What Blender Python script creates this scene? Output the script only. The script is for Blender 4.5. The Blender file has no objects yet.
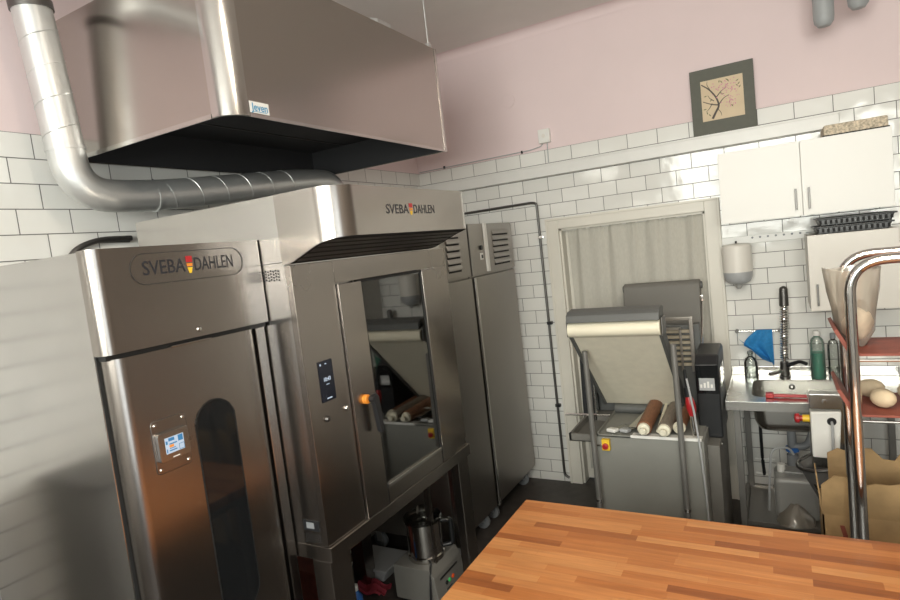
import bpy, bmesh, math, random
from mathutils import Vector, Matrix
random.seed(7)
PI = math.pi
SC = bpy.context.scene
COL = SC.collection

# ------------------------------------------------------------------ camera
cam_d = bpy.data.cameras.new('camera'); cam = bpy.data.objects.new('camera', cam_d); COL.objects.link(cam)
cam_d.sensor_fit = 'HORIZONTAL'; cam_d.sensor_width = 36.0; cam_d.lens = 584.47 * 36 / 900
cam_d.clip_start = 0.05
_R = Vector((0.869645, 0.480292, -0.114184)); _U = Vector((0.056947, 0.132154, 0.989592)); _F = Vector((-0.490383, 0.867096, -0.087576))
m = Matrix((_R, _U, -_F)).transposed().to_4x4(); m.translation = (2.564255, -4.256569, 1.92467)
cam.matrix_world = m
SC.camera = cam

# ------------------------------------------------------------------ world, light, exposure
W = bpy.data.worlds.new('world'); SC.world = W; W.use_nodes = True
bg = W.node_tree.nodes['Background']; bg.inputs[0].default_value = (0.80, 0.88, 1.0, 1); bg.inputs[1].default_value = 1.0
SC.view_settings.view_transform = 'Standard'; SC.view_settings.look = 'None'
SC.view_settings.exposure = 0.0; SC.view_settings.gamma = 1.0; SC.view_settings.use_curve_mapping = False

def area(name, loc, rot, sx, sy, power, color):
    l = bpy.data.lights.new(name, 'AREA'); l.shape = 'RECTANGLE'; l.size = sx; l.size_y = sy; l.energy = power; l.color = color
    o = bpy.data.objects.new(name, l); COL.objects.link(o); o.location = loc; o.rotation_euler = rot
    return o
# daylight through the shop window behind the camera and the window in the right wall
area('daylight_shop_window', (2.65, -6.93, 2.42), (PI/2, 0, 0), 3.3, 1.7, 480, (1.0, 0.965, 0.90))
area('daylight_side_window', (4.73, -5.4, 1.5), (PI/2, 0, PI/2), 2.2, 2.4, 62, (0.93, 0.96, 1.0))
area('overhead_fill_light', (2.9, -3.4, 3.35), (0, 0, 0), 1.2, 0.2, 40, (1.0, 0.88, 0.72))  # added warm fill from above, no fixture behind it

# ------------------------------------------------------------------ materials
def mat(name, color, rough=0.5, metal=0.0, **kw):
    m = bpy.data.materials.new(name); m.use_nodes = True
    b = m.node_tree.nodes['Principled BSDF']
    b.inputs['Base Color'].default_value = (*color, 1); b.inputs['Roughness'].default_value = rough; b.inputs['Metallic'].default_value = metal
    for k, v in kw.items():
        b.inputs[k].default_value = v
    return m
def nodes(m): return m.node_tree.nodes, m.node_tree.links, m.node_tree.nodes['Principled BSDF']
def mapping(m, scale, coord='Object', loc=(0, 0, 0)):
    N, L, b = nodes(m)
    tc = N.new('ShaderNodeTexCoord'); mp = N.new('ShaderNodeMapping'); L.new(tc.outputs[coord], mp.inputs[0])
    mp.inputs['Scale'].default_value = scale; mp.inputs['Location'].default_value = loc
    return mp
def noisy(name, color, rough=0.5, metal=0.0, amount=0.08, scale=8.0, bump=0.0, stretch=(1, 1, 1), rvar=0.0, **kw):
    """principled material whose colour / roughness / bump vary a little"""
    m = mat(name, color, rough, metal, **kw); N, L, b = nodes(m)
    mp = mapping(m, stretch)
    n = N.new('ShaderNodeTexNoise'); n.inputs['Scale'].default_value = scale; n.inputs['Detail'].default_value = 4; L.new(mp.outputs[0], n.inputs['Vector'])
    r = N.new('ShaderNodeMapRange'); r.inputs['From Min'].default_value = 0.25; r.inputs['From Max'].default_value = 0.75
    r.inputs['To Min'].default_value = 1 - amount; r.inputs['To Max'].default_value = 1 + amount; L.new(n.outputs[0], r.inputs[0])
    mx = N.new('ShaderNodeVectorMath'); mx.operation = 'SCALE'; mx.inputs[0].default_value = color; L.new(r.outputs[0], mx.inputs['Scale'])
    L.new(mx.outputs[0], b.inputs['Base Color'])
    if rvar:
        r2 = N.new('ShaderNodeMapRange'); r2.inputs['From Min'].default_value = 0.25; r2.inputs['From Max'].default_value = 0.75
        r2.inputs['To Min'].default_value = rough - rvar; r2.inputs['To Max'].default_value = rough + rvar
        L.new(n.outputs[0], r2.inputs[0]); L.new(r2.outputs[0], b.inputs['Roughness'])
    if bump:
        bp = N.new('ShaderNodeBump'); bp.inputs['Strength'].default_value = bump; bp.inputs['Distance'].default_value = 0.01
        L.new(n.outputs[0], bp.inputs['Height']); L.new(bp.outputs[0], b.inputs['Normal'])
    return m
def steel(name, color, rough, axis='Z', bump=0.02, rvar=0.05):
    m = noisy(name, color, rough, 1.0, 0.02, 1.7, 0.0, (1, 1, 1), rvar)
    b = m.node_tree.nodes['Principled BSDF']; b.inputs['Anisotropic'].default_value = 0.35
    return m
def thin_clear(name, tint, gloss=0.12, rough=0.05, alpha=None):
    """thin clear or tinted sheet: straight-through transparency plus a glossy coat"""
    m = bpy.data.materials.new(name); m.use_nodes = True; N, L = m.node_tree.nodes, m.node_tree.links
    N.remove(N['Principled BSDF']); out = N['Material Output']
    t = N.new('ShaderNodeBsdfTransparent'); t.inputs[0].default_value = (*tint, 1)
    g = N.new('ShaderNodeBsdfGlossy'); g.inputs['Roughness'].default_value = rough; g.inputs[0].default_value = (1, 1, 1, 1)
    f = N.new('ShaderNodeFresnel'); f.inputs[0].default_value = 1.45
    a = N.new('ShaderNodeMath'); a.operation = 'ADD'; a.inputs[1].default_value = gloss; a.use_clamp = True; L.new(f.outputs[0], a.inputs[0])
    mx = N.new('ShaderNodeMixShader'); L.new(a.outputs[0], mx.inputs[0]); L.new(t.outputs[0], mx.inputs[1]); L.new(g.outputs[0], mx.inputs[2])
    last = mx
    if alpha:
        d = N.new('ShaderNodeBsdfPrincipled'); d.inputs['Base Color'].default_value = (*alpha[0], 1); d.inputs['Roughness'].default_value = 0.4
        m2 = N.new('ShaderNodeMixShader'); m2.inputs[0].default_value = alpha[1]; L.new(mx.outputs[0], m2.inputs[1]); L.new(d.outputs[0], m2.inputs[2]); last = m2
    L.new(last.outputs[0], out.inputs[0])
    return m
def tile_material(name, u_axis, u_off):
    """white metro tiles 20 x 10 cm in running bond, dark grout, thin glaze ripple"""
    m = mat(name, (0.8, 0.8, 0.78), 0.12); N, L, b = nodes(m)
    tc = N.new('ShaderNodeTexCoord'); sp = N.new('ShaderNodeSeparateXYZ'); L.new(tc.outputs['Object'], sp.inputs[0])
    cb = N.new('ShaderNodeCombineXYZ')
    au = N.new('ShaderNodeMath'); au.inputs[1].default_value = u_off; L.new(sp.outputs[u_axis], au.inputs[0]); L.new(au.outputs[0], cb.inputs[0])
    av = N.new('ShaderNodeMath'); av.inputs[1].default_value = -2.468 + 4.0; L.new(sp.outputs[2], av.inputs[0]); L.new(av.outputs[0], cb.inputs[1])
    br = N.new('ShaderNodeTexBrick'); L.new(cb.outputs[0], br.inputs['Vector'])
    br.offset = 0.5; br.offset_frequency = 2
    br.inputs['Scale'].default_value = 1.0; br.inputs['Brick Width'].default_value = 0.2; br.inputs['Row Height'].default_value = 0.1
    br.inputs['Mortar Size'].default_value = 0.0022; br.inputs['Mortar Smooth'].default_value = 0.25; br.inputs['Bias'].default_value = 0.0
    br.inputs['Color1'].default_value = (0.74, 0.735, 0.705, 1); br.inputs['Color2'].default_value = (0.80, 0.795, 0.765, 1); br.inputs['Mortar'].default_value = (0.13, 0.125, 0.12, 1)
    L.new(br.outputs['Color'], b.inputs['Base Color'])
    rr = N.new('ShaderNodeMapRange'); rr.inputs['To Min'].default_value = 0.10; rr.inputs['To Max'].default_value = 0.85; L.new(br.outputs['Fac'], rr.inputs[0]); L.new(rr.outputs[0], b.inputs['Roughness'])
    ns = N.new('ShaderNodeTexNoise'); ns.inputs['Scale'].default_value = 9.0; ns.inputs['Detail'].default_value = 1; L.new(tc.outputs['Object'], ns.inputs['Vector'])
    mm = N.new('ShaderNodeMath'); mm.operation = 'MULTIPLY_ADD'; mm.inputs[1].default_value = -1.2; L.new(br.outputs['Fac'], mm.inputs[0]); L.new(ns.outputs[0], mm.inputs[2])
    bp = N.new('ShaderNodeBump'); bp.inputs['Strength'].default_value = 0.35; bp.inputs['Distance'].default_value = 0.006; L.new(mm.outputs[0], bp.inputs['Height']); L.new(bp.outputs[0], b.inputs['Normal'])
    return m
def butcher_material():
    m = mat('butcher_block', (0.55, 0.26, 0.1), 0.42); N, L, b = nodes(m)
    tc = N.new('ShaderNodeTexCoord')
    br = N.new('ShaderNodeTexBrick'); L.new(tc.outputs['Object'], br.inputs['Vector']); br.offset = 0.37; br.offset_frequency = 2; br.squash = 0.72; br.squash_frequency = 3
    br.inputs['Scale'].default_value = 1.0; br.inputs['Brick Width'].default_value = 0.36; br.inputs['Row Height'].default_value = 0.036
    br.inputs['Mortar Size'].default_value = 0.0004; br.inputs['Mortar Smooth'].default_value = 0.4; br.inputs['Bias'].default_value = 0.0
    br.inputs['Color1'].default_value = (0, 0, 0, 1); br.inputs['Color2'].default_value = (1, 1, 1, 1); br.inputs['Mortar'].default_value = (0.25, 0.25, 0.25, 1)
    cr = N.new('ShaderNodeValToRGB'); L.new(br.outputs['Color'], cr.inputs[0])
    els = cr.color_ramp.elements; els[0].position = 0.05; els[0].color = (0.259, 0.079, 0.020, 1); els[1].position = 1.0; els[1].color = (0.52, 0.235, 0.080, 1)
    for pos, c in ((0.25, (0.407, 0.141, 0.037, 1)), (0.5, (0.451, 0.171, 0.050, 1)), (0.75, (0.506, 0.204, 0.064, 1))):
        e = els.new(pos); e.color = c
    mp = N.new('ShaderNodeMapping'); mp.inputs['Scale'].default_value = (5, 70, 20); L.new(tc.outputs['Object'], mp.inputs[0])
    n = N.new('ShaderNodeTexNoise'); n.inputs['Scale'].default_value = 1.0; n.inputs['Detail'].default_value = 5; n.inputs['Distortion'].default_value = 0.6; L.new(mp.outputs[0], n.inputs['Vector'])
    n2 = N.new('ShaderNodeTexNoise'); n2.inputs['Scale'].default_value = 3.0; n2.inputs['Detail'].default_value = 3; L.new(tc.outputs['Object'], n2.inputs['Vector'])
    ad = N.new('ShaderNodeMath'); ad.operation = 'MULTIPLY_ADD'; ad.inputs[1].default_value = 0.5; L.new(n2.outputs[0], ad.inputs[0]); L.new(n.outputs[0], ad.inputs[2])
    r = N.new('ShaderNodeMapRange'); r.inputs['From Min'].default_value = 0.4; r.inputs['From Max'].default_value = 1.1; r.inputs['To Min'].default_value = 0.78; r.inputs['To Max'].default_value = 1.22; L.new(ad.outputs[0], r.inputs[0])
    mx = N.new('ShaderNodeVectorMath'); mx.operation = 'SCALE'; L.new(cr.outputs[0], mx.inputs[0]); L.new(r.outputs[0], mx.inputs['Scale']); L.new(mx.outputs[0], b.inputs['Base Color'])
    bp = N.new('ShaderNodeBump'); bp.inputs['Strength'].default_value = 0.08; bp.inputs['Distance'].default_value = 0.003; L.new(n.outputs[0], bp.inputs['Height']); L.new(bp.outputs[0], b.inputs['Normal'])
    return m
M = dict(
    pink=noisy('pink_paint', (0.78, 0.645, 0.65), 0.75, amount=0.02, scale=3, bump=0.03),
    ceil=noisy('ceiling_paint', (0.80, 0.77, 0.74), 0.85, amount=0.02, scale=4),
    white_wall=noisy('white_paint', (0.74, 0.72, 0.68), 0.8, amount=0.02),
    brown_wall=noisy('taupe_paint', (0.30, 0.265, 0.235), 0.8, amount=0.04),
    trim=noisy('trim_paint', (0.74, 0.735, 0.71), 0.35, amount=0.03, scale=12),
    door_paint=noisy('door_paint', (0.71, 0.68, 0.61), 0.4, amount=0.03, scale=6),
    floor=noisy('dark_floor', (0.055, 0.047, 0.042), 0.5, amount=0.25, scale=14, bump=0.05),
    tile_back=tile_material('metro_tile_back', 0, 4.1 - 1.3066),
    tile_left=tile_material('metro_tile_left', 1, 10.05),
    wood=butcher_material(),
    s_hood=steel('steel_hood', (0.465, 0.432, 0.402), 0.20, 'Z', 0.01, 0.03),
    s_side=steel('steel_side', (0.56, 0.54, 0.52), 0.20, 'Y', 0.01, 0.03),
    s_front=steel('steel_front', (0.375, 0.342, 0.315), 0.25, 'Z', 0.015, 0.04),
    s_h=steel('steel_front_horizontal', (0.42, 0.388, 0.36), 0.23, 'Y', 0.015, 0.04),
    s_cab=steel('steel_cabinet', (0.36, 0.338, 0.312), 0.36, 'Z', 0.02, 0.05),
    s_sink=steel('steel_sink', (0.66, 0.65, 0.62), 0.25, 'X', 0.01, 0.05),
    chrome=mat('chrome', (0.75, 0.74, 0.72), 0.12, 1.0),
    s_bowl=mat('steel_bowl', (0.62, 0.60, 0.57), 0.16, 1.0),
    galv=noisy('galvanised', (0.66, 0.67, 0.665), 0.40, 0.8, 0.06, 10, 0.0, rvar=0.04),
    dark_steel=noisy('dark_steel', (0.16, 0.155, 0.15), 0.42, 1.0, 0.1),
    grey_leg=noisy('grey_leg_paint', (0.20, 0.195, 0.185), 0.4, 0.3),
    black=mat('black_plastic', (0.016, 0.017, 0.019), 0.35),
    black_gloss=mat('black_glass', (0.010, 0.011, 0.012), 0.06),
    black_matte=mat('black_matte', (0.012, 0.012, 0.013), 0.8),
    gasket=mat('rubber_gasket', (0.01, 0.01, 0.01), 0.55),
    hood_in=mat('hood_inside', (0.045, 0.046, 0.05), 0.6, 0.4),
    ink=mat('dark_ink', (0.02, 0.02, 0.025), 0.5),
    red=mat('red_plastic', (0.42, 0.02, 0.025), 0.35),
    red_cloth=noisy('red_cloth', (0.30, 0.03, 0.05), 0.85, amount=0.2, scale=30),
    yellow=mat('yellow_plastic', (0.80, 0.52, 0.03), 0.4),
    orange=mat('orange_ring', (0.75, 0.26, 0.03), 0.4),
    blue=mat('blue_plastic', (0.03, 0.14, 0.45), 0.4),
    blue_cloth=noisy('blue_cloth', (0.02, 0.21, 0.50), 0.75, amount=0.15, scale=60, bump=0.1),
    white=mat('white_plastic', (0.80, 0.79, 0.76), 0.35),
    cab_white=mat('cabinet_white', (0.82, 0.81, 0.775), 0.38),
    cab_cream=mat('cabinet_cream', (0.76, 0.73, 0.675), 0.42),
    grey_plastic=mat('grey_plastic', (0.40, 0.41, 0.42), 0.4),
    proc_grey=noisy('processor_grey', (0.20, 0.195, 0.18), 0.45, amount=0.03),
    pipe_grey=mat('grey_pipe_paint', (0.36, 0.375, 0.385), 0.45),
    drain_grey=mat('drain_grey', (0.22, 0.23, 0.245), 0.45),
    sheeter=noisy('sheeter_paint', (0.235, 0.235, 0.215), 0.5, amount=0.03),
    sheeter_dark=noisy('sheeter_dark_paint', (0.105, 0.108, 0.105), 0.5, amount=0.04),
    sheeter_table=noisy('sheeter_table_back', (0.165, 0.158, 0.143), 0.55, amount=0.03),
    belt=noisy('canvas_belt', (0.76, 0.71, 0.58), 0.8, amount=0.05, scale=20),
    belt_tan=noisy('tan_slats', (0.38, 0.33, 0.25), 0.6, amount=0.15, scale=30),
    roller=noisy('cream_roller', (0.80, 0.75, 0.60), 0.45, amount=0.03),
    pin_wood=noisy('brown_wood', (0.23, 0.10, 0.05), 0.55, amount=0.25, scale=25, stretch=(6, 1, 6)),
    pin_grey=noisy('worn_grey_wood', (0.22, 0.185, 0.15), 0.6, amount=0.25, scale=25, stretch=(6, 1, 6)),
    pin_light=mat('cream_handle', (0.76, 0.72, 0.58), 0.45),
    curtain=noisy('curtain_linen', (0.52, 0.50, 0.445), 0.9, amount=0.06, scale=120, stretch=(1, 1, 0.3)),
    mat_board=noisy('picture_mount', (0.115, 0.118, 0.098), 0.7, amount=0.05, scale=40),
    paper=noisy('picture_paper', (0.66, 0.54, 0.38), 0.85, amount=0.06, scale=10),
    branch=mat('painted_branch', (0.10, 0.085, 0.08), 0.8), leaf=mat('painted_leaf', (0.16, 0.17, 0.09), 0.8), blossom=mat('painted_blossom', (0.62, 0.26, 0.38), 0.8),
    basket=noisy('speckled_basket', (0.55, 0.47, 0.36), 0.8, amount=0.55, scale=90),
    bread=noisy('bread_crust', (0.62, 0.50, 0.34), 0.7, amount=0.15, scale=25),
    sack_bread=noisy('bagged_bread', (0.50, 0.41, 0.31), 0.7, amount=0.25, scale=18, bump=0.2),
    cardboard=noisy('cardboard', (0.35, 0.225, 0.105), 0.8, amount=0.28, scale=9, bump=0.2),
    tray_red=noisy('red_brown_tray', (0.22, 0.055, 0.035), 0.6, amount=0.2, scale=20),
    glass=thin_clear('oven_glass', (0.66, 0.66, 0.57), 0.13, 0.03),
    clear=thin_clear('clear_plastic', (0.86, 0.88, 0.87), 0.06, 0.08),
    clear_lid=thin_clear('smoky_clear_lid', (0.55, 0.55, 0.53), 0.06, 0.08),
    film=thin_clear('clear_film', (0.85, 0.84, 0.80), 0.10, 0.15, ((0.62, 0.56, 0.48), 0.35)),
    milky=thin_clear('milky_clear', (0.85, 0.88, 0.86), 0.04, 0.15, ((0.6, 0.68, 0.64), 0.10)),
    canister=thin_clear('milky_canister', (0.70, 0.70, 0.68), 0.03, 0.3, ((0.62, 0.62, 0.60), 0.45)),
    guard_film=thin_clear('grey_bowl_guard', (0.6, 0.6, 0.6), 0.22, 0.15, ((0.26, 0.255, 0.25), 0.5)),
    green_soap=thin_clear('green_soap', (0.05, 0.42, 0.30), 0.05, 0.08, ((0.005, 0.33, 0.21), 0.75)),
    screw=mat('screw_head', (0.70, 0.68, 0.65), 0.2, 1.0),
    brown_bin=mat('brown_bin', (0.085, 0.07, 0.06), 0.5),
    sticker_blue=mat('sticker_blue', (0.04, 0.28, 0.50), 0.5),
)
def emit(name, color, strength):
    m = mat(name, color, 0.2); N, L, b = nodes(m); b.inputs['Emission Color'].default_value = (*color, 1); b.inputs['Emission Strength'].default_value = strength
    return m
M['screen_white'] = emit('screen_white', (0.42, 0.52, 0.66), 0.22); M['screen_blue'] = emit('screen_blue', (0.04, 0.16, 0.34), 0.35)
M['screen_dark'] = emit('screen_dark', (0.006, 0.008, 0.016), 0.2); M['screen_orange'] = emit('screen_orange', (0.7, 0.25, 0.05), 0.3)
M['lamp_tube'] = emit('lamp_tube', (0.85, 0.72, 0.45), 1.6)
M['lamp_green'] = emit('lamp_green', (0.05, 0.4, 0.1), 0.3); M['lamp_red'] = emit('lamp_red', (0.6, 0.08, 0.02), 0.3)

# ------------------------------------------------------------------ mesh helper
class G:
    def __init__(s): s.b = bmesh.new()
    def merge(s, t):
        me = bpy.data.meshes.new('tmp'); t.to_mesh(me); t.free(); s.b.from_mesh(me); bpy.data.meshes.remove(me); return s
    def box(s, x0, x1, y0, y1, z0, z1, bev=0.0, seg=2):
        t = bmesh.new(); bmesh.ops.create_cube(t, size=1)
        for v in t.verts: v.co = Vector(((x0+x1)/2 + v.co.x*(x1-x0), (y0+y1)/2 + v.co.y*(y1-y0), (z0+z1)/2 + v.co.z*(z1-z0)))
        if bev: bmesh.ops.bevel(t, geom=t.edges[:], offset=bev, segments=seg, affect='EDGES', profile=0.5)
        return s.merge(t)
    def prism(s, pts, axis, a0, a1, bev=0.0, seg=2):
        t = bmesh.new()
        def P(p, a):
            return {'X': (a, p[0], p[1]), 'Y': (p[0], a, p[1]), 'Z': (p[0], p[1], a)}[axis]
        v0 = [t.verts.new(P(p, a0)) for p in pts]; v1 = [t.verts.new(P(p, a1)) for p in pts]
        n = len(pts); t.faces.new(v0); t.faces.new(v1[::-1])
        for i in range(n): t.faces.new((v0[i], v1[i], v1[(i+1) % n], v0[(i+1) % n]))
        bmesh.ops.recalc_face_normals(t, faces=t.faces[:])
        if bev: bmesh.ops.bevel(t, geom=t.edges[:], offset=bev, segments=seg, affect='EDGES', profile=0.5)
        return s.merge(t)
    def tube(s, pts, r, n=12, caps=True, closed=False):
        pts = [Vector(p) for p in pts]; t = bmesh.new(); rings = []; up = None; k = len(pts)
        rs = r if isinstance(r, (list, tuple)) else [r]*k
        for i, p in enumerate(pts):
            if closed: d = (pts[(i+1) % k] - pts[i-1]).normalized()
            else: d = ((pts[i+1] if i < k-1 else p) - (pts[i-1] if i else p)).normalized()
            if up is None: up = Vector((0, 0, 1)) if abs(d.z) < 0.9 else Vector((1, 0, 0))
            a = d.cross(up); a = a.normalized() if a.length > 1e-5 else d.orthogonal().normalized(); up = a.cross(d).normalized()
            sc = 1.0
            if 0 < i < k-1:
                c = (pts[i+1]-p).normalized().dot((p-pts[i-1]).normalized()); sc = 1/max(0.5, math.sqrt(max(0.0, (1+c)/2)))
            rings.append([t.verts.new(p + (a*math.cos(2*PI*j/n) + up*math.sin(2*PI*j/n))*rs[i]*(sc if sc < 1.2 else 1)) for j in range(n)])
        rng = range(k if closed else k-1)
        for i in rng:
            A, B = rings[i], rings[(i+1) % k]
            for j in range(n): t.faces.new((A[j], A[(j+1) % n], B[(j+1) % n], B[j]))
        if caps and not closed: t.faces.new(rings[0][::-1]); t.faces.new(rings[-1])
        bmesh.ops.recalc_face_normals(t, faces=t.faces[:])
        return s.merge(t)
    def cyl(s, p0, p1, r, r2=None, n=20): return s.tube([p0, p1], [r, r2 if r2 is not None else r], n)
    def lathe(s, prof, c=(0, 0, 0), n=28, axis='Z', close=True):
        t = bmesh.new(); rings = []
        for r, z in prof:
            ring = []
            for j in range(n):
                a = 2*PI*j/n; q = (r*math.cos(a), r*math.sin(a), z)
                q = {'Z': q, 'X': (q[2], q[0], q[1]), 'Y': (q[0], q[2], q[1])}[axis]
                ring.append(t.verts.new(Vector(c) + Vector(q)))
            rings.append(ring)
        for A, B in zip(rings, rings[1:]):
            for j in range(n): t.faces.new((A[j], A[(j+1) % n], B[(j+1) % n], B[j]))
        if close:
            if prof[0][0] > 1e-6: t.faces.new(rings[0][::-1])
            if prof[-1][0] > 1e-6: t.faces.new(rings[-1])
        bmesh.ops.remove_doubles(t, verts=t.verts[:], dist=1e-6)
        bmesh.ops.recalc_face_normals(t, faces=t.faces[:])
        return s.merge(t)
    def ball(s, c, rx, ry=None, rz=None, n=16):
        t = bmesh.new(); bmesh.ops.create_uvsphere(t, u_segments=n, v_segments=max(6, n//2), radius=1)
        for v in t.verts: v.co = Vector(c) + Vector((v.co.x*rx, v.co.y*(ry or rx), v.co.z*(rz or rx)))
        return s.merge(t)
    def quad(s, a, b, c, d):
        s.b.faces.new([s.b.verts.new(p) for p in (a, b, c, d)]); return s
    def grid(s, f, nu, nv):
        V = [[s.b.verts.new(f(i/nu, j/nv)) for j in range(nv+1)] for i in range(nu+1)]
        for i in range(nu):
            for j in range(nv): s.b.faces.new((V[i][j], V[i+1][j], V[i+1][j+1], V[i][j+1]))
        return s
    def solid(s, th):
        bmesh.ops.recalc_face_normals(s.b, faces=s.b.faces[:]); bmesh.ops.solidify(s.b, geom=s.b.faces[:], thickness=th); return s
    def jitter(s, a):
        for v in s.b.verts: v.co += Vector((random.uniform(-a, a), random.uniform(-a, a), random.uniform(-a, a)))
        return s
    def xf(s, mtx):
        s.b.transform(mtx); return s
    def build(s, name, material, parent=None, angle=35, local=False):
        me = bpy.data.meshes.new(name)
        o = bpy.data.objects.new(name, me); COL.objects.link(o)
        if parent is not None:
            o.parent = parent
            if not local:
                root = parent
                while root.parent: root = root.parent
                s.b.transform(Matrix.Translation(-Vector(root.location)))
        s.b.to_mesh(me); s.b.free()
        me.polygons.foreach_set('use_smooth', [True]*len(me.polygons))
        me.set_sharp_from_angle(angle=math.radians(angle))
        me.materials.append(material)
        wn = o.modifiers.new('weighted_normals', 'WEIGHTED_NORMAL'); wn.keep_sharp = True; wn.weight = 80
        return o
def tag(o, label, cat, group=None):
    o['label'] = label; o['category'] = cat
    if group: o['group'] = group
    return o
def thing(name, label, cat, loc, group=None):
    o = bpy.data.objects.new(name, None); COL.objects.link(o); o.location = loc; o.empty_display_size = 0.1
    return tag(o, label, cat, group)
def struct(name, g, material):
    o = g.build(name, material); o['kind'] = 'structure'; return o
def solo(name, g, material, label, cat, group=None):
    """a thing that is one mesh"""
    return tag(g.build(name, material), label, cat, group)
def dup(root, loc, label=None, rotz=None):
    def cp(o, par):
        c = o.copy(); COL.objects.link(c); c.parent = par
        for ch in list(o.children): cp(ch, c)
        return c
    r = cp(root, None); r.location = loc
    if label: r['label'] = label
    if rotz is not None: r.rotation_euler.z = rotz
    return r
def arc(c, r, a0, a1, n, plane):
    out = []
    for i in range(n+1):
        a = a0 + (a1-a0)*i/n; u, v = r*math.cos(a), r*math.sin(a)
        out.append(Vector(c) + Vector({'XZ': (u, 0, v), 'YZ': (0, u, v), 'XY': (u, v, 0)}[plane]))
    return out
def fillet(pts, r, n=6):
    """polyline with rounded corners"""
    P = [Vector(p) for p in pts]; out = [P[0]]
    for i in range(1, len(P)-1):
        a, b = (P[i-1]-P[i]), (P[i+1]-P[i]); q = min(r, a.length*0.49, b.length*0.49)
        s, e = P[i]+a.normalized()*q, P[i]+b.normalized()*q
        for k in range(n+1):
            t = k/n; out.append(s*(1-t)**2 + P[i]*2*t*(1-t) + e*t*t)
    out.append(P[-1]); return out
def stadium(cy, cz, hw, hz, n=10, r=None):
    r = min(hw, hz) if r is None else r; out = []
    for (sy, sz, a0) in ((1, 1, 0), (-1, 1, PI/2), (-1, -1, PI), (1, -1, 1.5*PI)):
        for i in range(n+1):
            a = a0 + PI/2*i/n; out.append((cy + sy*(hw-r) + r*math.cos(a), cz + sz*(hz-r) + r*math.sin(a)))
    return out
def text_mesh(name, body, size, origin, right, up, material, parent, width=None, depth=0.0006, bold=0.0):
    cu = bpy.data.curves.new('txt', 'FONT'); cu.body = body; cu.size = size; cu.extrude = depth/2; cu.align_x = 'CENTER'; cu.align_y = 'CENTER'; cu.offset = bold; cu.resolution_u = 3
    to = bpy.data.objects.new('txt', cu); COL.objects.link(to)
    bpy.context.view_layer.update()
    me = bpy.data.meshes.new_from_object(to.evaluated_get(bpy.context.evaluated_depsgraph_get()))
    bpy.data.objects.remove(to); bpy.data.curves.remove(cu)
    right, up = Vector(right).normalized(), Vector(up).normalized(); nrm = right.cross(up)
    xs = [v.co.x for v in me.vertices]; sx = (width/(max(xs)-min(xs))) if width else 1.0; cx = (max(xs)+min(xs))/2
    for v in me.vertices:
        c = v.co.copy(); v.co = Vector(origin) + right*((c.x-cx)*sx) + up*c.y + nrm*c.z
    root = parent
    while root.parent: root = root.parent
    me.transform(Matrix.Translation(-root.location))
    o = bpy.data.objects.new(name, me); COL.objects.link(o); o.parent = parent; me.materials.clear(); me.materials.append(material)
    return o

# ------------------------------------------------------------------ the room
RX, RY, RH = 4.6, -6.8, 3.45
TZ = 2.568                                                      # top of the tiling
DX0, DX1, DZ = 1.16, 2.165, 1.975                               # clear opening of the doorway in the back wall
struct('floor', G().box(-0.15, RX+0.15, RY-0.15, 0.35, -0.1, 0), M['floor'])
struct('ceiling', G().box(-0.15, RX+0.15, RY-0.15, 0.15, RH, RH+0.1), M['ceil'])
def two_tone(name, lower, upper, tile, paint):
    o = lower.build(name, tile); o['kind'] = 'structure'
    u = upper.build('painted_plaster', paint, o); return o
two_tone('wall_back', G().box(0, DX0, 0, 0.15, 0, TZ).box(DX1, RX, 0, 0.15, 0, TZ).box(DX0, DX1, 0, 0.15, DZ, TZ),
         G().box(-0.15, RX, 0.004, 0.15, TZ, RH), M['tile_back'], M['pink'])
two_tone('wall_left', G().box(-0.15, 0, RY, 0, 0, TZ), G().box(-0.15, -0.004, RY, 0, TZ, RH), M['tile_left'], M['pink'])
struct('wall_right', G().box(RX, RX+0.15, RY, -6.5, 0, RH).box(RX, RX+0.15, -4.3, 0, 0, RH).box(RX, RX+0.15, -6.5, -4.3, 0, 0.3).box(RX, RX+0.15, -6.5, -4.3, 2.7, RH), M['brown_wall'])
struct('wall_front', G().box(-0.15, 1.0, RY-0.15, RY, 0, RH).box(4.3, RX+0.15, RY-0.15, RY, 0, RH).box(1.0, 4.3, RY-0.15, RY, 0, 1.55).box(1.0, 4.3, RY-0.15, RY, 3.28, RH), M['white_wall'])
struct('trim_2', G().prism([(-0.0005, RH-0.06)] + [(-0.06*(1-math.cos(a)), RH-0.06+0.06*math.sin(a)) for a in [PI/2*i/10 for i in range(11)]] + [(-0.0005, RH-0.0005)], 'X', 0.001, RX-0.001), M['pink'])
# ledge that runs above the tiles
struct('trim_1', G().box(0, 2.93, -0.045, 0, 2.372, 2.455, 0.004).box(0, 2.93, -0.052, 0, 2.447, 2.459, 0.002), M['trim'])
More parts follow.
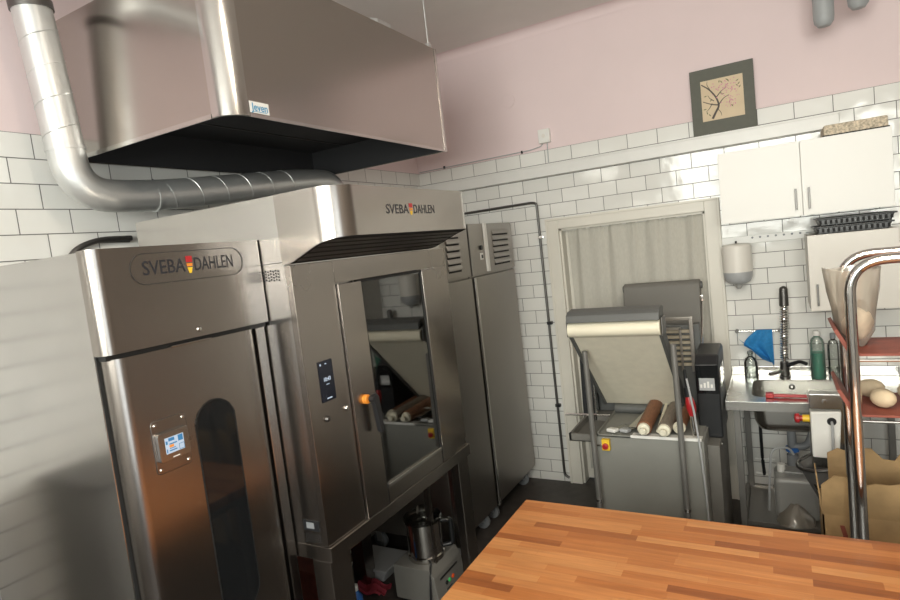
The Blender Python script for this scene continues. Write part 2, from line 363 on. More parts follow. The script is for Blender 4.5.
# doorway: casing, closed leaf behind the curtain
def casing():
    g = G()
    for x0, x1 in ((DX0-0.09, DX0), (DX1, DX1+0.087)): g.box(x0, x1, -0.028, 0, 0, DZ+0.078, 0.004)
    g.box(DX0, DX1, -0.028, 0, DZ, DZ+0.078, 0.004)
    g.box(DX0-0.097, DX0-0.080, -0.034, 0, 0, DZ+0.08, 0.003).box(DX1+0.075, DX1+0.092, -0.034, 0, 0, DZ+0.08, 0.003).box(DX0-0.09, DX1+0.085, -0.034, 0, DZ+0.065, DZ+0.081, 0.003)
    g.box(DX0, DX0+0.014, 0.0, 0.14, 0, DZ).box(DX1-0.014, DX1, 0.0, 0.14, 0, DZ).box(DX0, DX1, 0.0, 0.14, DZ-0.014, DZ)
    return g
d = struct('door_1', casing(), M['door_paint'])
lf = G().box(DX0+0.015, DX1-0.015, 0.10, 0.14, 0.01, DZ-0.016, 0.003); lf.box(DX0+0.015, DX0+0.11, 0.085, 0.10, 0.01, DZ-0.016, 0.004).box(DX1-0.11, DX1-0.015, 0.085, 0.10, 0.01, DZ-0.016, 0.004).box(DX0+0.11, DX1-0.11, 0.085, 0.10, 0.01, 0.25, 0.004)
lf.build('door_leaf', M['door_paint'], d)
def cur(u, v):
    x = DX0+0.045 + u*(DX1-DX0-0.055)
    top = 1 - v
    fold = 0.010*math.sin(u*46+0.6*math.sin(v*3)) + 0.006*math.sin(u*23+1.3) + 0.012*max(0, v-0.93)*14*math.sin(u*120)*0.35
    sag = 0.018*math.sin(u*9.0)*max(0, (v-0.85))/0.15*0.4
    return Vector((x + 0.008*math.sin(u*31+top*2), 0.045 + fold, 0.10 + v*1.868 + sag*0.5))
cu = thing('curtain', 'cream linen curtain hanging across the doorway behind the dough sheeter', 'curtain', (1.66, 0.045, 0.1))
G().grid(cur, 150, 24).solid(0.0015).build('cloth', M['curtain'], cu, 80)
G().cyl((DX0+0.014, 0.052, 1.958), (DX1-0.014, 0.052, 1.958), 0.005, n=10).build('curtain_rod', M['white'], cu)

# windows behind the camera: frames in the two openings
def window(name, g, panes):
    o = struct(name, g, M['trim']); panes.build('pane', M['clear'], o)
g = G()
for x in (1.0, 2.1, 3.2, 4.25): g.box(x, x+0.05, RY-0.10, RY-0.04, 1.55, 3.28)
g.box(1.0, 4.3, RY-0.10, RY-0.04, 1.55, 1.61).box(1.0, 4.3, RY-0.10, RY-0.04, 3.22, 3.28).box(1.0, 4.3, RY-0.10, RY-0.04, 2.5, 2.55)
window('window_1', g, G().box(1.0, 4.3, RY-0.072, RY-0.068, 1.6, 3.24))
g = G()
for y in (-6.5, -5.42, -4.35): g.box(RX+0.04, RX+0.10, y, y+0.05, 0.3, 2.7)
g.box(RX+0.04, RX+0.10, -6.5, -4.3, 0.3, 0.36).box(RX+0.04, RX+0.10, -6.5, -4.3, 2.64, 2.7)
window('window_2', g, G().box(RX+0.068, RX+0.072, -6.5, -4.3, 0.35, 2.65))

t = thing('reflection_cupboard', 'unseen dark low cupboard added against the left wall to darken the reflection in the proofing cabinet side', 'cupboard', (0.22, -4.2, 0))  # unseen stand-in, added so the proofer's steel side mirrors something dark
G().box(0.015, 0.40, -4.75, -3.56, 0.08, 1.20, 0.004).build('body', M['grey_leg'], t)
for y0, y1 in ((-4.745, -4.10), (-4.09, -3.565)): G().box(0.40, 0.418, y0, y1, 0.09, 1.19, 0.003).build('door', M['grey_leg'], t)
G().box(0.012, 0.43, -4.76, -3.55, 1.20, 1.23, 0.003).build('top', M['dark_steel'], t)
G().box(0.03, 0.37, -4.73, -3.58, 0.0, 0.08).build('plinth', M['black'], t)

# ------------------------------------------------------------------ butcher block table
TX0, TX1, TY0, TY1, TT = 1.640, 3.60, -3.55, -2.195, 0.900
t = thing('work_table', 'long butcher block work table in the foreground', 'table', (2.6, -2.9, 0))
G().box(TX0, TX1, TY0, TY1, TT-0.045, TT, 0.004, 2).build('tabletop', M['wood'], t)
G().box(TX0+0.10, TX1-0.10, TY0+0.10, TY0+0.125, TT-0.12, TT-0.045).box(TX0+0.10, TX1-0.10, TY1-0.125, TY1-0.10, TT-0.12, TT-0.045).box(TX0+0.10, TX0+0.125, TY0+0.1, TY1-0.1, TT-0.12, TT-0.045).box(TX1-0.125, TX1-0.10, TY0+0.1, TY1-0.1, TT-0.12, TT-0.045).build('apron', M['s_cab'], t)
for x in (TX0+0.13, TX1-0.13):
    for y in (TY0+0.13, TY1-0.13): G().box(x-0.025, x+0.025, y-0.025, y+0.025, 0, TT-0.045, 0.004).build('leg', M['s_cab'], t)

# ------------------------------------------------------------------ proofer cabinet
PX, PY0, PY1, PZ = 0.95, -3.344, -2.745, 2.033
SEAM = 1.732
t = thing('proofing_cabinet', 'tall stainless proofing cabinet with a rounded narrow window, at the left edge', 'proofing cabinet', (0.5, -3.045, 0))
G().box(0.05, 0.895, PY0, PY1, 0.02, PZ-0.004, 0.003).build('body', M['s_side'], t)
def round_foot(x0, x1, y0, y1, rl, rr, n=8):
    pts = [(x0, y0)] + [(x1-rl + rl*math.sin(a), y0+rl - rl*math.cos(a)) for a in [PI/2*i/n for i in range(n+1)]]
    pts += [(x1-rr + rr*math.cos(a), y1-rr + rr*math.sin(a)) for a in [PI/2*i/n for i in range(n+1)]] + [(x0, y1)]
    return pts
hd = G().prism(round_foot(0.895, PX, PY0, PY1, 0.035, 0.004), 'Z', SEAM+0.006, PZ).build('header_panel', M['s_front'], t)
ring = G()
outer, inner = stadium(-3.03, 1.966, 0.205, 0.047), stadium(-3.03, 1.966, 0.202, 0.044)
for i in range(len(outer)):
    j = (i+1) % len(outer)
    ring.quad((PX+0.001, *outer[i]), (PX+0.001, *outer[j]), (PX+0.001, *inner[j]), (PX+0.001, *inner[i]))
ring.solid(0.0012).build('badge_outline', M['dark_steel'], hd)
def logo(parent, x, y0, y1, z, size):
    w = y1-y0; cy = y0+w*0.484
    text_mesh('lettering', 'SVEBA', size, (x, y0+w*0.218, z), (0, 1, 0), (0, 0, 1), M['ink'], parent, w*0.436, bold=0.0003)
    text_mesh('lettering', 'DAHLEN', size, (x, y0+w*0.770, z), (0, 1, 0), (0, 0, 1), M['ink'], parent, w*0.460, bold=0.0003)
    s = size*0.36; k = w*0.034
    def shield(z0, z1, k0, k1): return [(cy-k*k0, z+z0*s), (cy+k*k0, z+z0*s), (cy+k*k1, z+z1*s), (cy-k*k1, z+z1*s)]
    G().prism(shield(1.35, 0.45, 1.0, 1.0), 'X', x, x+0.0008).build('emblem', M['red'], parent)
    G().prism(shield(0.30, -0.15, 0.95, 0.85), 'X', x, x+0.0008).build('emblem', M['orange'], parent)
    G().prism(shield(-0.30, -1.15, 0.80, 0.35), 'X', x, x+0.0008).build('emblem', M['yellow'], parent)
logo(hd, PX+0.0006, -3.195, -2.868, 1.966, 0.060)
G().lathe([(0.0, 0.006), (0.006, 0.005), (0.009, 0.0), (0.009, -0.002)], (PX, -3.038, 1.762), 14, 'X').build('button', M['screw'], hd)
G().box(0.88, 0.897, PY0+0.004, PY1-0.004, 0.03, SEAM+0.01).box(0.88, 0.935, PY0+0.01, PY1-0.004, SEAM-0.010, SEAM+0.008).build('door_gasket', M['gasket'], t)
dr = G().prism(round_foot(0.899, PX, PY0+0.012, -2.812, 0.045, 0.030), 'Z', 0.12, SEAM-0.008).build('door', M['s_front'], t)
G().box(0.899, 0.925, -2.790, PY1, 0.12, SEAM-0.010, 0.006).build('door_frame', M['s_front'], t)
G().box(0.899, 0.925, PY0+0.01, PY1-0.004, 0.03, 0.11, 0.004).build('kick_plate', M['s_front'], t)
G().box(PX-0.02, PX+0.004, -3.145, -3.0, SEAM-0.010, SEAM-0.004, 0.002).build('latch_plate', M['s_h'], dr)
G().prism(stadium(-3.028, 1.165, 0.0745, 0.362, 12), 'X', PX-0.01, PX+0.0012).build('window_glass', M['black_gloss'], dr)
ring = G(); outer, inner = stadium(-3.028, 1.165, 0.0775, 0.365, 12), stadium(-3.028, 1.165, 0.0735, 0.361, 12)
for i in range(len(outer)):
    j = (i+1) % len(outer); ring.quad((PX+0.002, *outer[i]), (PX+0.002, *outer[j]), (PX+0.002, *inner[j]), (PX+0.002, *inner[i]))
ring.solid(0.002).build('window_seal', M['gasket'], dr)
# control plate on the door
cp = G().prism(stadium(-3.192, 1.441, 0.0575, 0.079, 4, 0.012), 'X', PX, PX+0.002, 0.0006, 1).build('control_plate', M['s_front'], dr)
G().prism(stadium(-3.192, 1.441, 0.0592, 0.0807, 4, 0.013), 'X', PX-0.001, PX+0.0008).build('plate_gap', M['dark_steel'], cp)
for sy in (-1, 1):
    for sz in (-1, 1): G().lathe([(0, 0.005), (0.0035, 0.0045), (0.0055, 0.002), (0.0055, 0)], (PX+0.002, -3.192+sy*0.046, 1.441+sz*0.067), 12, 'X').build('screw', M['screw'], cp)
G().prism(stadium(-3.192, 1.439, 0.050, 0.043, 4, 0.006), 'X', PX+0.002, PX+0.016, 0.002, 2).build('display_bezel', M['s_side'], cp)
G().box(PX+0.016, PX+0.0165, -3.223, -3.161, 1.417, 1.465).build('display_screen', M['screen_white'], cp)
g = G()
for (y0, y1, z0, z1) in ((-3.215, -3.192, 1.455, 1.466), (-3.226, -3.219, 1.446, 1.458), (-3.213, -3.183, 1.443, 1.447), (-3.226, -3.222, 1.417, 1.430), (-3.216, -3.186, 1.420, 1.424), (-3.214, -3.190, 1.428, 1.431)): g.box(PX+0.0165, PX+0.0168, -3.192+(y0+3.192)*0.85, -3.192+(y1+3.192)*0.85, 1.441+(z0-1.441)*0.85, 1.441+(z1-1.441)*0.85)
g.box(PX+0.0165, PX+0.0168, -3.180, -3.164, 1.445, 1.463).build('display_icon', M['screen_blue'], cp)
G().box(PX+0.0165, PX+0.0168, -3.2105, -3.196, 1.434, 1.442).build('display_icon', M['screen_orange'], cp)
g = G(); outer, inner = stadium(-3.1705, 1.4275, 0.009, 0.009, 3, 0.001), stadium(-3.1705, 1.4275, 0.0075, 0.0075, 3, 0.001)
for i in range(len(outer)):
    j = (i+1) % len(outer); g.quad((PX+0.0168, *outer[i]), (PX+0.0168, *outer[j]), (PX+0.0168, *inner[j]), (PX+0.0168, *inner[i]))
g.build('display_icon', M['screen_blue'], cp)
G().box(PX+0.016, PX+0.0165, -3.203, -3.181, 1.402, 1.405).build('brand_strip', M['white'], cp)

# ------------------------------------------------------------------ rack oven on its stand
OX, OY0, OY1 = 0.95, -2.602, -1.40
OZ0, OZ1 = 0.80, 2.20
DY0, DY1, DT = -2.352, -1.545, 1.828                            # door panel
GY0, GY1 = -2.195, -1.683                                        # glass
t = thing('bakery_oven', 'large stainless bakery oven with a tall glass door and projecting canopy, on legs', 'oven', (0.5, -2.0, 0))
oven = t
b = G()
b.box(0.05, OX-0.03, OY0, GY0-0.01, OZ0, OZ1)                                     # control column
b.box(0.05, OX-0.03, GY1+0.01, OY1, OZ0, OZ1)                                     # right column
b.box(0.05, OX-0.03, GY0-0.01, GY1+0.01, DT+0.01, OZ1).box(0.05, OX-0.03, GY0-0.01, GY1+0.01, OZ0, OZ0+0.03)
b.build('body', M['s_side'], t)
G().box(0.05, 0.10, GY0-0.01, GY1+0.01, OZ0, DT).box(0.10, OX-0.035, GY0-0.011, GY0-0.006, OZ0+0.03, DT+0.01).box(0.10, OX-0.035, GY1+0.006, GY1+0.011, OZ0+0.03, DT+0.01).build('baking_chamber', M['s_cab'], t)
G().box(OX-0.03, OX, OY0, DY0-0.004, OZ0, 1.93, 0.003).build('control_panel', M['s_front'], t)
G().box(OX-0.03, OX, DY0-0.004, OY1, DT+0.006, 1.93, 0.002).build('top_panel', M['s_front'], t)
G().box(OX-0.03, OX, DY1+0.004, OY1, OZ0, DT+0.006, 0.003).build('side_panel', M['s_front'], t)
G().box(0.05, OX, OY0-0.0025, OY0, 1.942, 1.945).build('panel_seam', M['dark_steel'], t)
# holes in the side sheet, name plate low on the side
g = G()
for i in range(7):
    for j in range(4): g.cyl((0.806+i*0.0135, OY0-0.002, 1.878+j*0.0115+(i % 2)*0.004), (0.806+i*0.0135, OY0+0.004, 1.878+j*0.0115+(i % 2)*0.004), 0.0040, n=8)
g.build('vent_holes', M['black_matte'], t)
g = G()
for i in range(8):
    for j in range(4): g.cyl((0.838+i*0.0105, OY0-0.001, 0.815+j*0.009+(i % 2)*0.003), (0.838+i*0.0105, OY0+0.004, 0.815+j*0.009+(i % 2)*0.003), 0.0026, n=8)
g.build('vent_holes', M['black_matte'], t)
rp = G().box(0.832, 0.915, OY0-0.004, OY0, 0.862, 0.905, 0.001).build('rating_plate', M['black'], t)
G().box(0.850, 0.890, OY0-0.005, OY0-0.004, 0.872, 0.897).build('plate_label', M['drain_grey'], rp)
# door
dr = G().box(OX-0.03, OX+0.012, DY0, GY0, OZ0, DT, 0.003).build('door', M['s_front'], t)
G().box(OX-0.03, OX+0.012, GY1, DY1, OZ0, DT, 0.003).build('door_stile', M['s_front'], dr)
G().box(OX-0.028, OX+0.006, GY0, GY1, DT-0.008, DT+0.004).box(OX-0.028, OX+0.006, GY0, GY0+0.010, OZ0, DT).box(OX-0.028, OX+0.006, GY1-0.010, GY1, OZ0, DT).build('door_seal', M['gasket'], dr)
G().box(OX-0.004, OX+0.001, GY0+0.010, GY1-0.010, 0.885, DT-0.008).build('glass', M['glass'], dr)
G().box(OX-0.02, OX+0.010, GY0+0.010, GY1-0.010, OZ0, 0.872, 0.003).build('bottom_rail', M['s_h'], dr)
G().box(OX-0.02, OX+0.014, GY0+0.010, GY1-0.010, 0.872, 0.889, 0.003).build('drip_rail', M['s_sink'], dr)
hn = G().prism([(-2.275, 1.325), (-2.245, 1.335), (-2.232, 1.318), (-2.226, 1.25), (-2.222, 1.165), (-2.232, 1.150), (-2.248, 1.160), (-2.262, 1.27)], 'X', OX+0.034, OX+0.060, 0.006, 2)
hn.cyl((OX+0.012, -2.262, 1.312), (OX+0.056, -2.262, 1.312), 0.015, n=18).build('handle', M['black'], dr)
G().lathe([(0.021, 0), (0.021, 0.016), (0.017, 0.020), (0.010, 0.020)], (OX+0.012, -2.275, 1.314), 22, 'X').build('handle_ring', M['orange'], dr)
# controls
sc = G().box(OX, OX+0.004, -2.527, -2.444, 1.368, 1.534, 0.0015).build('touch_screen', M['screen_dark'], t)
text_mesh('screen_text', '10:43', 0.022, (OX+0.0045, -2.4855, 1.458), (0, 1, 0), (0, 0, 1), M['screen_white'], sc, 0.040, bold=0.0006)
for (a, b_, c, e) in ((-2.495, -2.476, 1.436, 1.439), (-2.500, -2.470, 1.378, 1.383), (-2.490, -2.480, 1.519, 1.523), (-2.520, -2.512, 1.517, 1.525)): G().box(OX+0.004, OX+0.0045, a, b_, c, e).build('screen_icon', M['screen_white'], sc)
G().lathe([(0.013, 0), (0.013, 0.006), (0.009, 0.012), (0.0, 0.013)], (OX, -2.513, 1.300), 18, 'X').build('knob', M['dark_steel'], t)
G().lathe([(0.011, 0), (0.011, 0.006), (0.008, 0.010), (0.0, 0.011)], (OX, -2.392, 1.309), 18, 'X').build('knob', M['chrome'], t)
# canopy
CX, CR = 1.215, 0.115
foot = round_foot(OX-0.03, CX, -2.610, -1.535, CR, CR, 10)
def cz(x):
    u = max(0.0, min(1.0, (x-OX)/(CX-OX))); return 1.935 + 0.078*math.sin(u*PI/2)**1.3
g = G(); foot2 = []
for i, p in enumerate(foot):
    q = foot[(i+1) % len(foot)]; k = 8 if abs(p[0]-q[0]) > 0.06 else 1
    for j in range(k): foot2.append((p[0]+(q[0]-p[0])*j/k, p[1]+(q[1]-p[1])*j/k))
top = [g.b.verts.new((x, y, OZ1)) for x, y in foot2]; bot = [g.b.verts.new((x, y, cz(x))) for x, y in foot2]
for i in range(len(foot2)): j = (i+1) % len(foot2); g.b.faces.new((top[i], top[j], bot[j], bot[i]))
g.b.faces.new(top); bmesh.ops.recalc_face_normals(g.b, faces=g.b.faces[:])
cn = g.build('canopy', M['s_h'], t, 40)
def span(x):
    if x <= CX-CR: return -2.610, -1.535
    e = CR - math.sqrt(max(0, CR**2-(x-(CX-CR))**2)); return -2.610+e, -1.535-e
def gr(u, v):
    x = OX + (CX-0.002-OX)*u; a, c = span(x); return Vector((x, a+(c-a)*v, cz(x)+0.003))
G().grid(gr, 14, 4).solid(0.001).build('grille', M['black_matte'], cn)
g = G()
for i in range(62):
    y = -2.585 + i*0.0168
    for k in range(5):
        x0 = OX+0.02+k*0.037; g.quad((x0, y, cz(x0)+0.001), (x0+0.026, y, cz(x0+0.026)+0.001), (x0+0.026, y+0.010, cz(x0+0.026)+0.001), (x0, y+0.010, cz(x0)+0.001))
o = g.build('grille_slots', M['s_cab'], cn); o['kind'] = 'stuff'
logo(cn, CX+0.0006, -2.302, -1.920, 2.108, 0.054)
# stand
G().box(0.06, OX+0.012, OY0-0.002, OY1+0.012, 0.737, OZ0-0.001, 0.003).build('stand_rail', M['s_h'], t)
for (x0, x1, y0, y1) in ((OX-0.10, OX-0.004, OY0, OY0+0.125), (OX-0.055, OX-0.004, OY1-0.115, OY1), (0.06, 0.16, OY0, OY0+0.1), (0.06, 0.16, OY1-0.1, OY1)):
    G().box(x0, x1, y0, y1, -0.1742, 0.737, 0.004).build('leg', M['s_front'], t)
G().box(OX-0.30, OX-0.27, OY1-0.06, OY1-0.03, -0.1742, 0.737).build('brace', M['s_front'], t)
G().cyl((0.90, -1.915, OZ0+0.06), (0.90, -1.915, DT-0.03), 0.005, n=10).build('lamp_tube', M['lamp_tube'], t)
for z in (0.95, 1.15, 1.35, 1.55): G().box(0.2, 0.9, -2.17, -2.155, z, z+0.012).box(0.2, 0.9, -1.72, -1.705, z, z+0.012).build('rack_rail', M['dark_steel'], t)
oven.location = (0.671, -2.1874, 0.1598); oven.scale = (0.917, 0.917, 0.917)
# tray and rolls inside
bx0, bx1, by0, by1, bz = 0.68, 1.01, -2.345, -1.915, 1.215
solo('baking_tray', G().box(bx0, bx1, by0, by1, bz, bz+0.005).box(bx0, bx1, by0, by0+0.005, bz, bz+0.014).box(bx0, bx1, by1-0.005, by1, bz, bz+0.014).box(bx1-0.005, bx1, by0, by1, bz, bz+0.014), M['dark_steel'], 'dark baking tray inside the oven behind the glass door', 'baking tray')
rl = None
for k, (x, y) in enumerate([(0.965, -2.295), (0.975, -2.21), (0.965, -2.13), (0.975, -2.045), (0.965, -1.96), (0.88, -2.25), (0.87, -2.17), (0.88, -2.09), (0.87, -1.98)]):
    if rl is None: rl = solo('bread_roll', G().ball((0, 0, 0.022), 0.036, 0.032, 0.024, 14), M['bread'], 'pale bread roll on the baking tray behind the oven glass', 'bread roll', 'bread rolls in the oven'); rl.location = (x, y, bz+0.005)
    else: dup(rl, (x, y, bz+0.005), rotz=random.uniform(0, 3))

# ------------------------------------------------------------------ extractor hood, duct
HX0, HX1, HY0, HY1, HZ0, HZ1 = 0.02, 0.995, -2.825, -1.325, 2.462, 3.016
HR = 0.078
t = thing('extractor_hood', 'big stainless extractor hood hanging above the bakery oven', 'extractor hood', (0.5, -2.03, HZ0))
G().box(HX1-0.012, HX1, HY0+HR, HY1, HZ0, HZ1).build('front_panel', M['s_hood'], t)
G().box(HX0, HX1-HR, HY0, HY0+0.012, HZ0, HZ1).build('side_panel', M['s_hood'], t)
G().box(HX0, HX1-0.012, HY1-0.012, HY1, HZ0, HZ1).build('side_panel', M['s_hood'], t)
G().box(HX0, HX0+0.012, HY0+0.012, HY1-0.012, HZ0, HZ1).box(HX0+0.012, HX1-0.012, HY0+0.012, HY1-0.012, HZ1-0.012, HZ1).build('top_panel', M['s_hood'], t)
g = G().box(HX0+0.013, HX1-0.05, HY0+0.05, HY1-0.013, HZ0+0.16, HZ0+0.17)
for (a, bb, c, dd) in ((HX0+0.0121, HX0+0.014, HY0+0.012, HY1-0.012), (HX1-0.014, HX1-0.0121, HY0+HR, HY1-0.012), (HX0+0.012, HX1-HR, HY0+0.0121, HY0+0.014), (HX0+0.012, HX1-0.012, HY1-0.014, HY1-0.0121)): g.box(a, bb, c, dd, HZ0+0.004, HZ0+0.17)
g.build('filter_panel', M['hood_in'], t)
G().box(0.3, 0.31, HY0+0.02, HY1-0.02, HZ0+0.156, HZ0+0.16).box(0.64, 0.65, HY0+0.02, HY1-0.02, HZ0+0.156, HZ0+0.16).build('filter_seam', M['dark_steel'], t)
cp_ = [(HX1-HR+(HR+0.0015)*math.sin(a), HY0+HR-(HR+0.0015)*math.cos(a)) for a in [PI/2*i/10 for i in range(11)]]
ci_ = [(HX1-HR+(HR-0.012)*math.sin(a), HY0+HR-(HR-0.012)*math.cos(a)) for a in [PI/2*i/10 for i in range(11)]]
G().prism([(HX1-HR-0.012, HY0-0.0015)] + cp_ + [(HX1+0.0015, HY0+HR+0.006), (HX1-0.0119, HY0+HR+0.006)] + ci_[::-1] + [(HX1-HR-0.012, HY0+0.0119)], 'Z', HZ0-0.001, HZ1).build('corner_post', M['s_side'], t)
G().box(HX1, HX1+0.003, HY1-0.022, HY1+0.001, HZ0, HZ1).build('edge_strip', M['s_side'], t)
G().box(HX0, HX1-HR-0.013, HY0-0.004, HY0, HZ0-0.004, HZ0+0.012).box(HX1, HX1+0.004, HY0+HR+0.007, HY1, HZ0-0.004, HZ0+0.008).build('drip_edge', M['s_side'], t)
sk = G().box(HX1+0.0022, HX1+0.003, -2.738, -2.648, HZ0+0.012, HZ0+0.052).build('sticker', M['white'], t)
text_mesh('lettering', 'Jeven', 0.038, (HX1+0.0032, -2.693, HZ0+0.032), (0, 1, 0), (0, 0, 1), M['sticker_blue'], sk, 0.076, bold=0.0005)
G().box(HX1+0.003, HX1+0.0035, -2.726, -2.660, HZ0+0.0165, HZ0+0.0185).build('underline', M['sticker_blue'], sk)
for (x, y) in ((0.965, -1.345), (0.94, -2.6), (0.06, -1.45), (0.06, -2.45)): G().cyl((x, y, HZ1), (x, y, RH), 0.004, n=8).box(x-0.012, x+0.012, y-0.012, y+0.012, HZ1, HZ1+0.035).build('hanging_rod', M['galv'], t)
G().prism([(0.86, HZ1), (0.90, HZ1), (0.90, HZ1+0.085), (0.86, HZ1+0.10)], 'Y', -1.72, -1.60).build('bracket', M['galv'], t)

t = thing('exhaust_duct', 'shiny spiral exhaust duct bending under the extractor hood, at top left', 'duct', (0.1, -2.83, 2.3))
R_ = 0.067
vy, vx = -2.918, 0.19
path = [(vx, vy-0.7, 3.15), (vx, vy-0.060, 3.15), (vx, vy, 2.296), (0.20, -2.62, 2.298), (0.30, -1.75, 2.385), (0.34, -1.53, 2.385), (0.34, -1.53, 2.18)]
P0 = fillet(path, 0.17, 10)
G().tube(P0, R_, 28).build('pipe', M['galv'], t, 30)
def ringat(p, d, r, w, name, mt, par):
    d = Vector(d).normalized(); p = Vector(p); return G().tube([p-d*w/2, p+d*w/2], r, 28)
g = G()
def spiral(p0, p1, r, pitch):
    p0, p1 = Vector(p0), Vector(p1); d = (p1-p0); Ln = d.length; d.normalize(); a = d.orthogonal().normalized(); c = d.cross(a); n = int(Ln/pitch*24)
    return [p0 + d*(Ln*i/n) + (a*math.cos(2*PI*i/24) + c*math.sin(2*PI*i/24))*r for i in range(n+1)]
g.tube(spiral((vx, vy-0.047, 2.97), (vx, vy-0.0137, 2.49), R_+0.0005, 0.115), 0.0018, 5).tube(spiral((0.207, -2.56, 2.304), (0.293, -1.81, 2.379), R_+0.0005, 0.135), 0.0018, 5).build('spiral_seam', M['galv'], t)
g = ringat((vx, vy-0.0126, 2.475), (0, -0.07, 1), R_+0.003, 0.012, '', None, t); g.build('collar', M['galv'], t)
ringat((0.203, -2.60, 2.2998), (0.10, 0.87, 0.087), R_+0.003, 0.012, '', None, t).build('collar', M['galv'], t)
ringat((vx, vy-0.0495, 3.0), (0, -0.07, 1), R_+0.006, 0.03, '', None, t).build('collar', M['dark_steel'], t)
G().lathe([(0, 0.006), (0.004, 0.005), (0.005, 0)], (0.215, -2.60, 2.3665), 10).build('screw', M['screw'], t)
G().cyl((0.34, -1.53, 2.178), (0.34, -1.53, 2.194), 0.080, n=24).build('flange', M['galv'], t)

# cable hose on the left wall
tag(G().tube(fillet([(0.03, -2.62, 2.135), (0.03, -2.78, 2.135), (0.03, -2.90, 2.085), (0.03, -2.93, 1.9)], 0.07), 0.012, 10).tube(fillet([(0.012, -2.62, 2.125), (0.02, -2.80, 2.128), (0.012, -2.885, 2.08), (0.012, -2.905, 1.9)], 0.06), 0.008, 8).build('cable_hose', M['dark_steel']), 'dark cable hoses along the tiled wall beside the exhaust duct', 'cable')

# ------------------------------------------------------------------ tall cabinets in the corner
def louvre(g, x, y0, y1, z):
    n = 8
    g.prism([(x+0.001, z-0.020), (x+0.013, z-0.018), (x+0.011, z-0.006), (x+0.003, z+0.012), (x, z+0.014)], 'Y', y0, y1, 0.002, 1)
def tall_cabinet(label, y0, y1, ly0, ly1, controls):
    X = 0.80
    t = thing('tall_cabinet', label, 'cabinet', (0.45, (y0+y1)/2, 0), 'tall steel cabinets in the corner')
    G().box(0.08, X-0.03, y0, y1, 0.14, 2.07, 0.004).build('body', M['s_cab'], t)
    G().box(X-0.03, X, y0+0.035, y1-0.002, 0.14, 1.712, 0.004).build('door', M['s_cab'], t)
    G().box(X-0.03, X+0.006, y0, y0+0.033, 0.12, 1.712, 0.008).build('door_edge', M['s_side'], t)
    up = G().box(X-0.03, X-0.004, y0, y1, 1.722, 2.07, 0.003).build('header_panel', M['s_cab'], t)
    lp = G().box(X-0.02, X+0.006, ly0, ly1, 1.735, 2.062, 0.003).build('louvre_panel', M['s_cab'], t)
    if controls: G().box(X-0.004, X+0.014, ly0-0.004, ly0+0.03, 1.735, 2.07, 0.003).build('panel_edge', M['white'], t)
    g = G(); s = G()
    m0, m1 = ly0+(ly1-ly0)*0.24, ly1-(ly1-ly0)*0.17
    for i in range(6):
        louvre(g, X+0.006, m0, m1, 1.800+i*0.042); s.box(X+0.0055, X+0.0075, m0+0.006, m1-0.004, 1.769+i*0.042, 1.782+i*0.042)
    g.build('louvres', M['s_cab'], lp); s.build('louvre_slots', M['black_matte'], lp)
    if controls:
        G().lathe([(0.016, 0), (0.016, 0.012), (0.0, 0.013)], (X-0.004, ly0-0.065, 1.905), 14, 'X').build('switch', M['black'], up)
        sw = G().box(X-0.004, X+0.004, ly0-0.085, ly0-0.045, 1.822, 1.868, 0.002).build('switch', M['white'], up)
        G().box(X+0.004, X+0.006, ly0-0.078, ly0-0.055, 1.832, 1.856).build('rocker', M['black'], sw)
    for (x, y) in ((X-0.09, y0+0.06), (X-0.09, y1-0.07), (0.16, y0+0.06), (0.16, y1-0.07)):
        c = G().lathe([(0.0, -0.016), (0.040, -0.016), (0.052, -0.010), (0.052, 0.010), (0.040, 0.016), (0.0, 0.016)], (x, y, 0.052), 22, 'Y').build('caster', M['drain_grey'], t)
        G().box(x-0.02, x+0.02, y-0.022, y-0.018, 0.05, 0.14).box(x-0.02, x+0.02, y+0.018, y+0.022, 0.05, 0.14).build('fork', M['galv'], c)
    return t
tall_cabinet('tall steel cabinet on casters squeezed between the bakery oven and the corner cabinet', -1.36, -0.805, -1.20, -0.90, False)
tall_cabinet('tall steel cabinet on casters against the back wall, louvres and two switches at its top', -0.78, -0.075, -0.56, -0.08, True)

# ------------------------------------------------------------------ food processor under the oven, odds and ends there
t = thing('food_processor', 'grey food processor with a steel bowl under the bakery oven', 'food processor', (0.69, -1.6, 0))
FZ = 0.215
G().prism([(0.60, 0.02), (0.885, 0.02), (0.865, 0.17), (0.835, FZ), (0.60, FZ)], 'Y', -1.775, -1.47, 0.008, 2).build('base', M['proc_grey'], t)
for x in (0.64, 0.84):
    for y in (-1.74, -1.50): G().cyl((x, y, 0), (x, y, 0.022), 0.015, n=12).build('foot', M['black'], t)
c = (0.742, -1.635)
bw = G().lathe([(0.0, FZ), (0.100, FZ), (0.104, FZ+0.006), (0.104, FZ+0.03), (0.098, FZ+0.036), (0.102, FZ+0.215), (0.107, FZ+0.22), (0.104, FZ+0.222), (0.098, FZ+0.21), (0.094, FZ+0.04), (0, FZ+0.035)], (c[0], c[1], 0), 40).build('bowl', M['s_bowl'], t)
G().lathe([(0.108, FZ+0.218), (0.110, FZ+0.236), (0.104, FZ+0.242), (0.030, FZ+0.250), (0.028, FZ+0.290), (0.0, FZ+0.291)], (c[0], c[1], 0), 36).build('lid', M['clear_lid'], t)
ang = 0.55; dx, dy = math.cos(ang), math.sin(ang)
g = G().tube(fillet([(c[0]+dx*0.10, c[1]+dy*0.10, FZ+0.195), (c[0]+dx*0.155, c[1]+dy*0.155, FZ+0.20), (c[0]+dx*0.155, c[1]+dy*0.155, FZ+0.055), (c[0]+dx*0.10, c[1]+dy*0.10, FZ+0.05)], 0.02), 0.013, 12).build('handle', M['black'], bw)
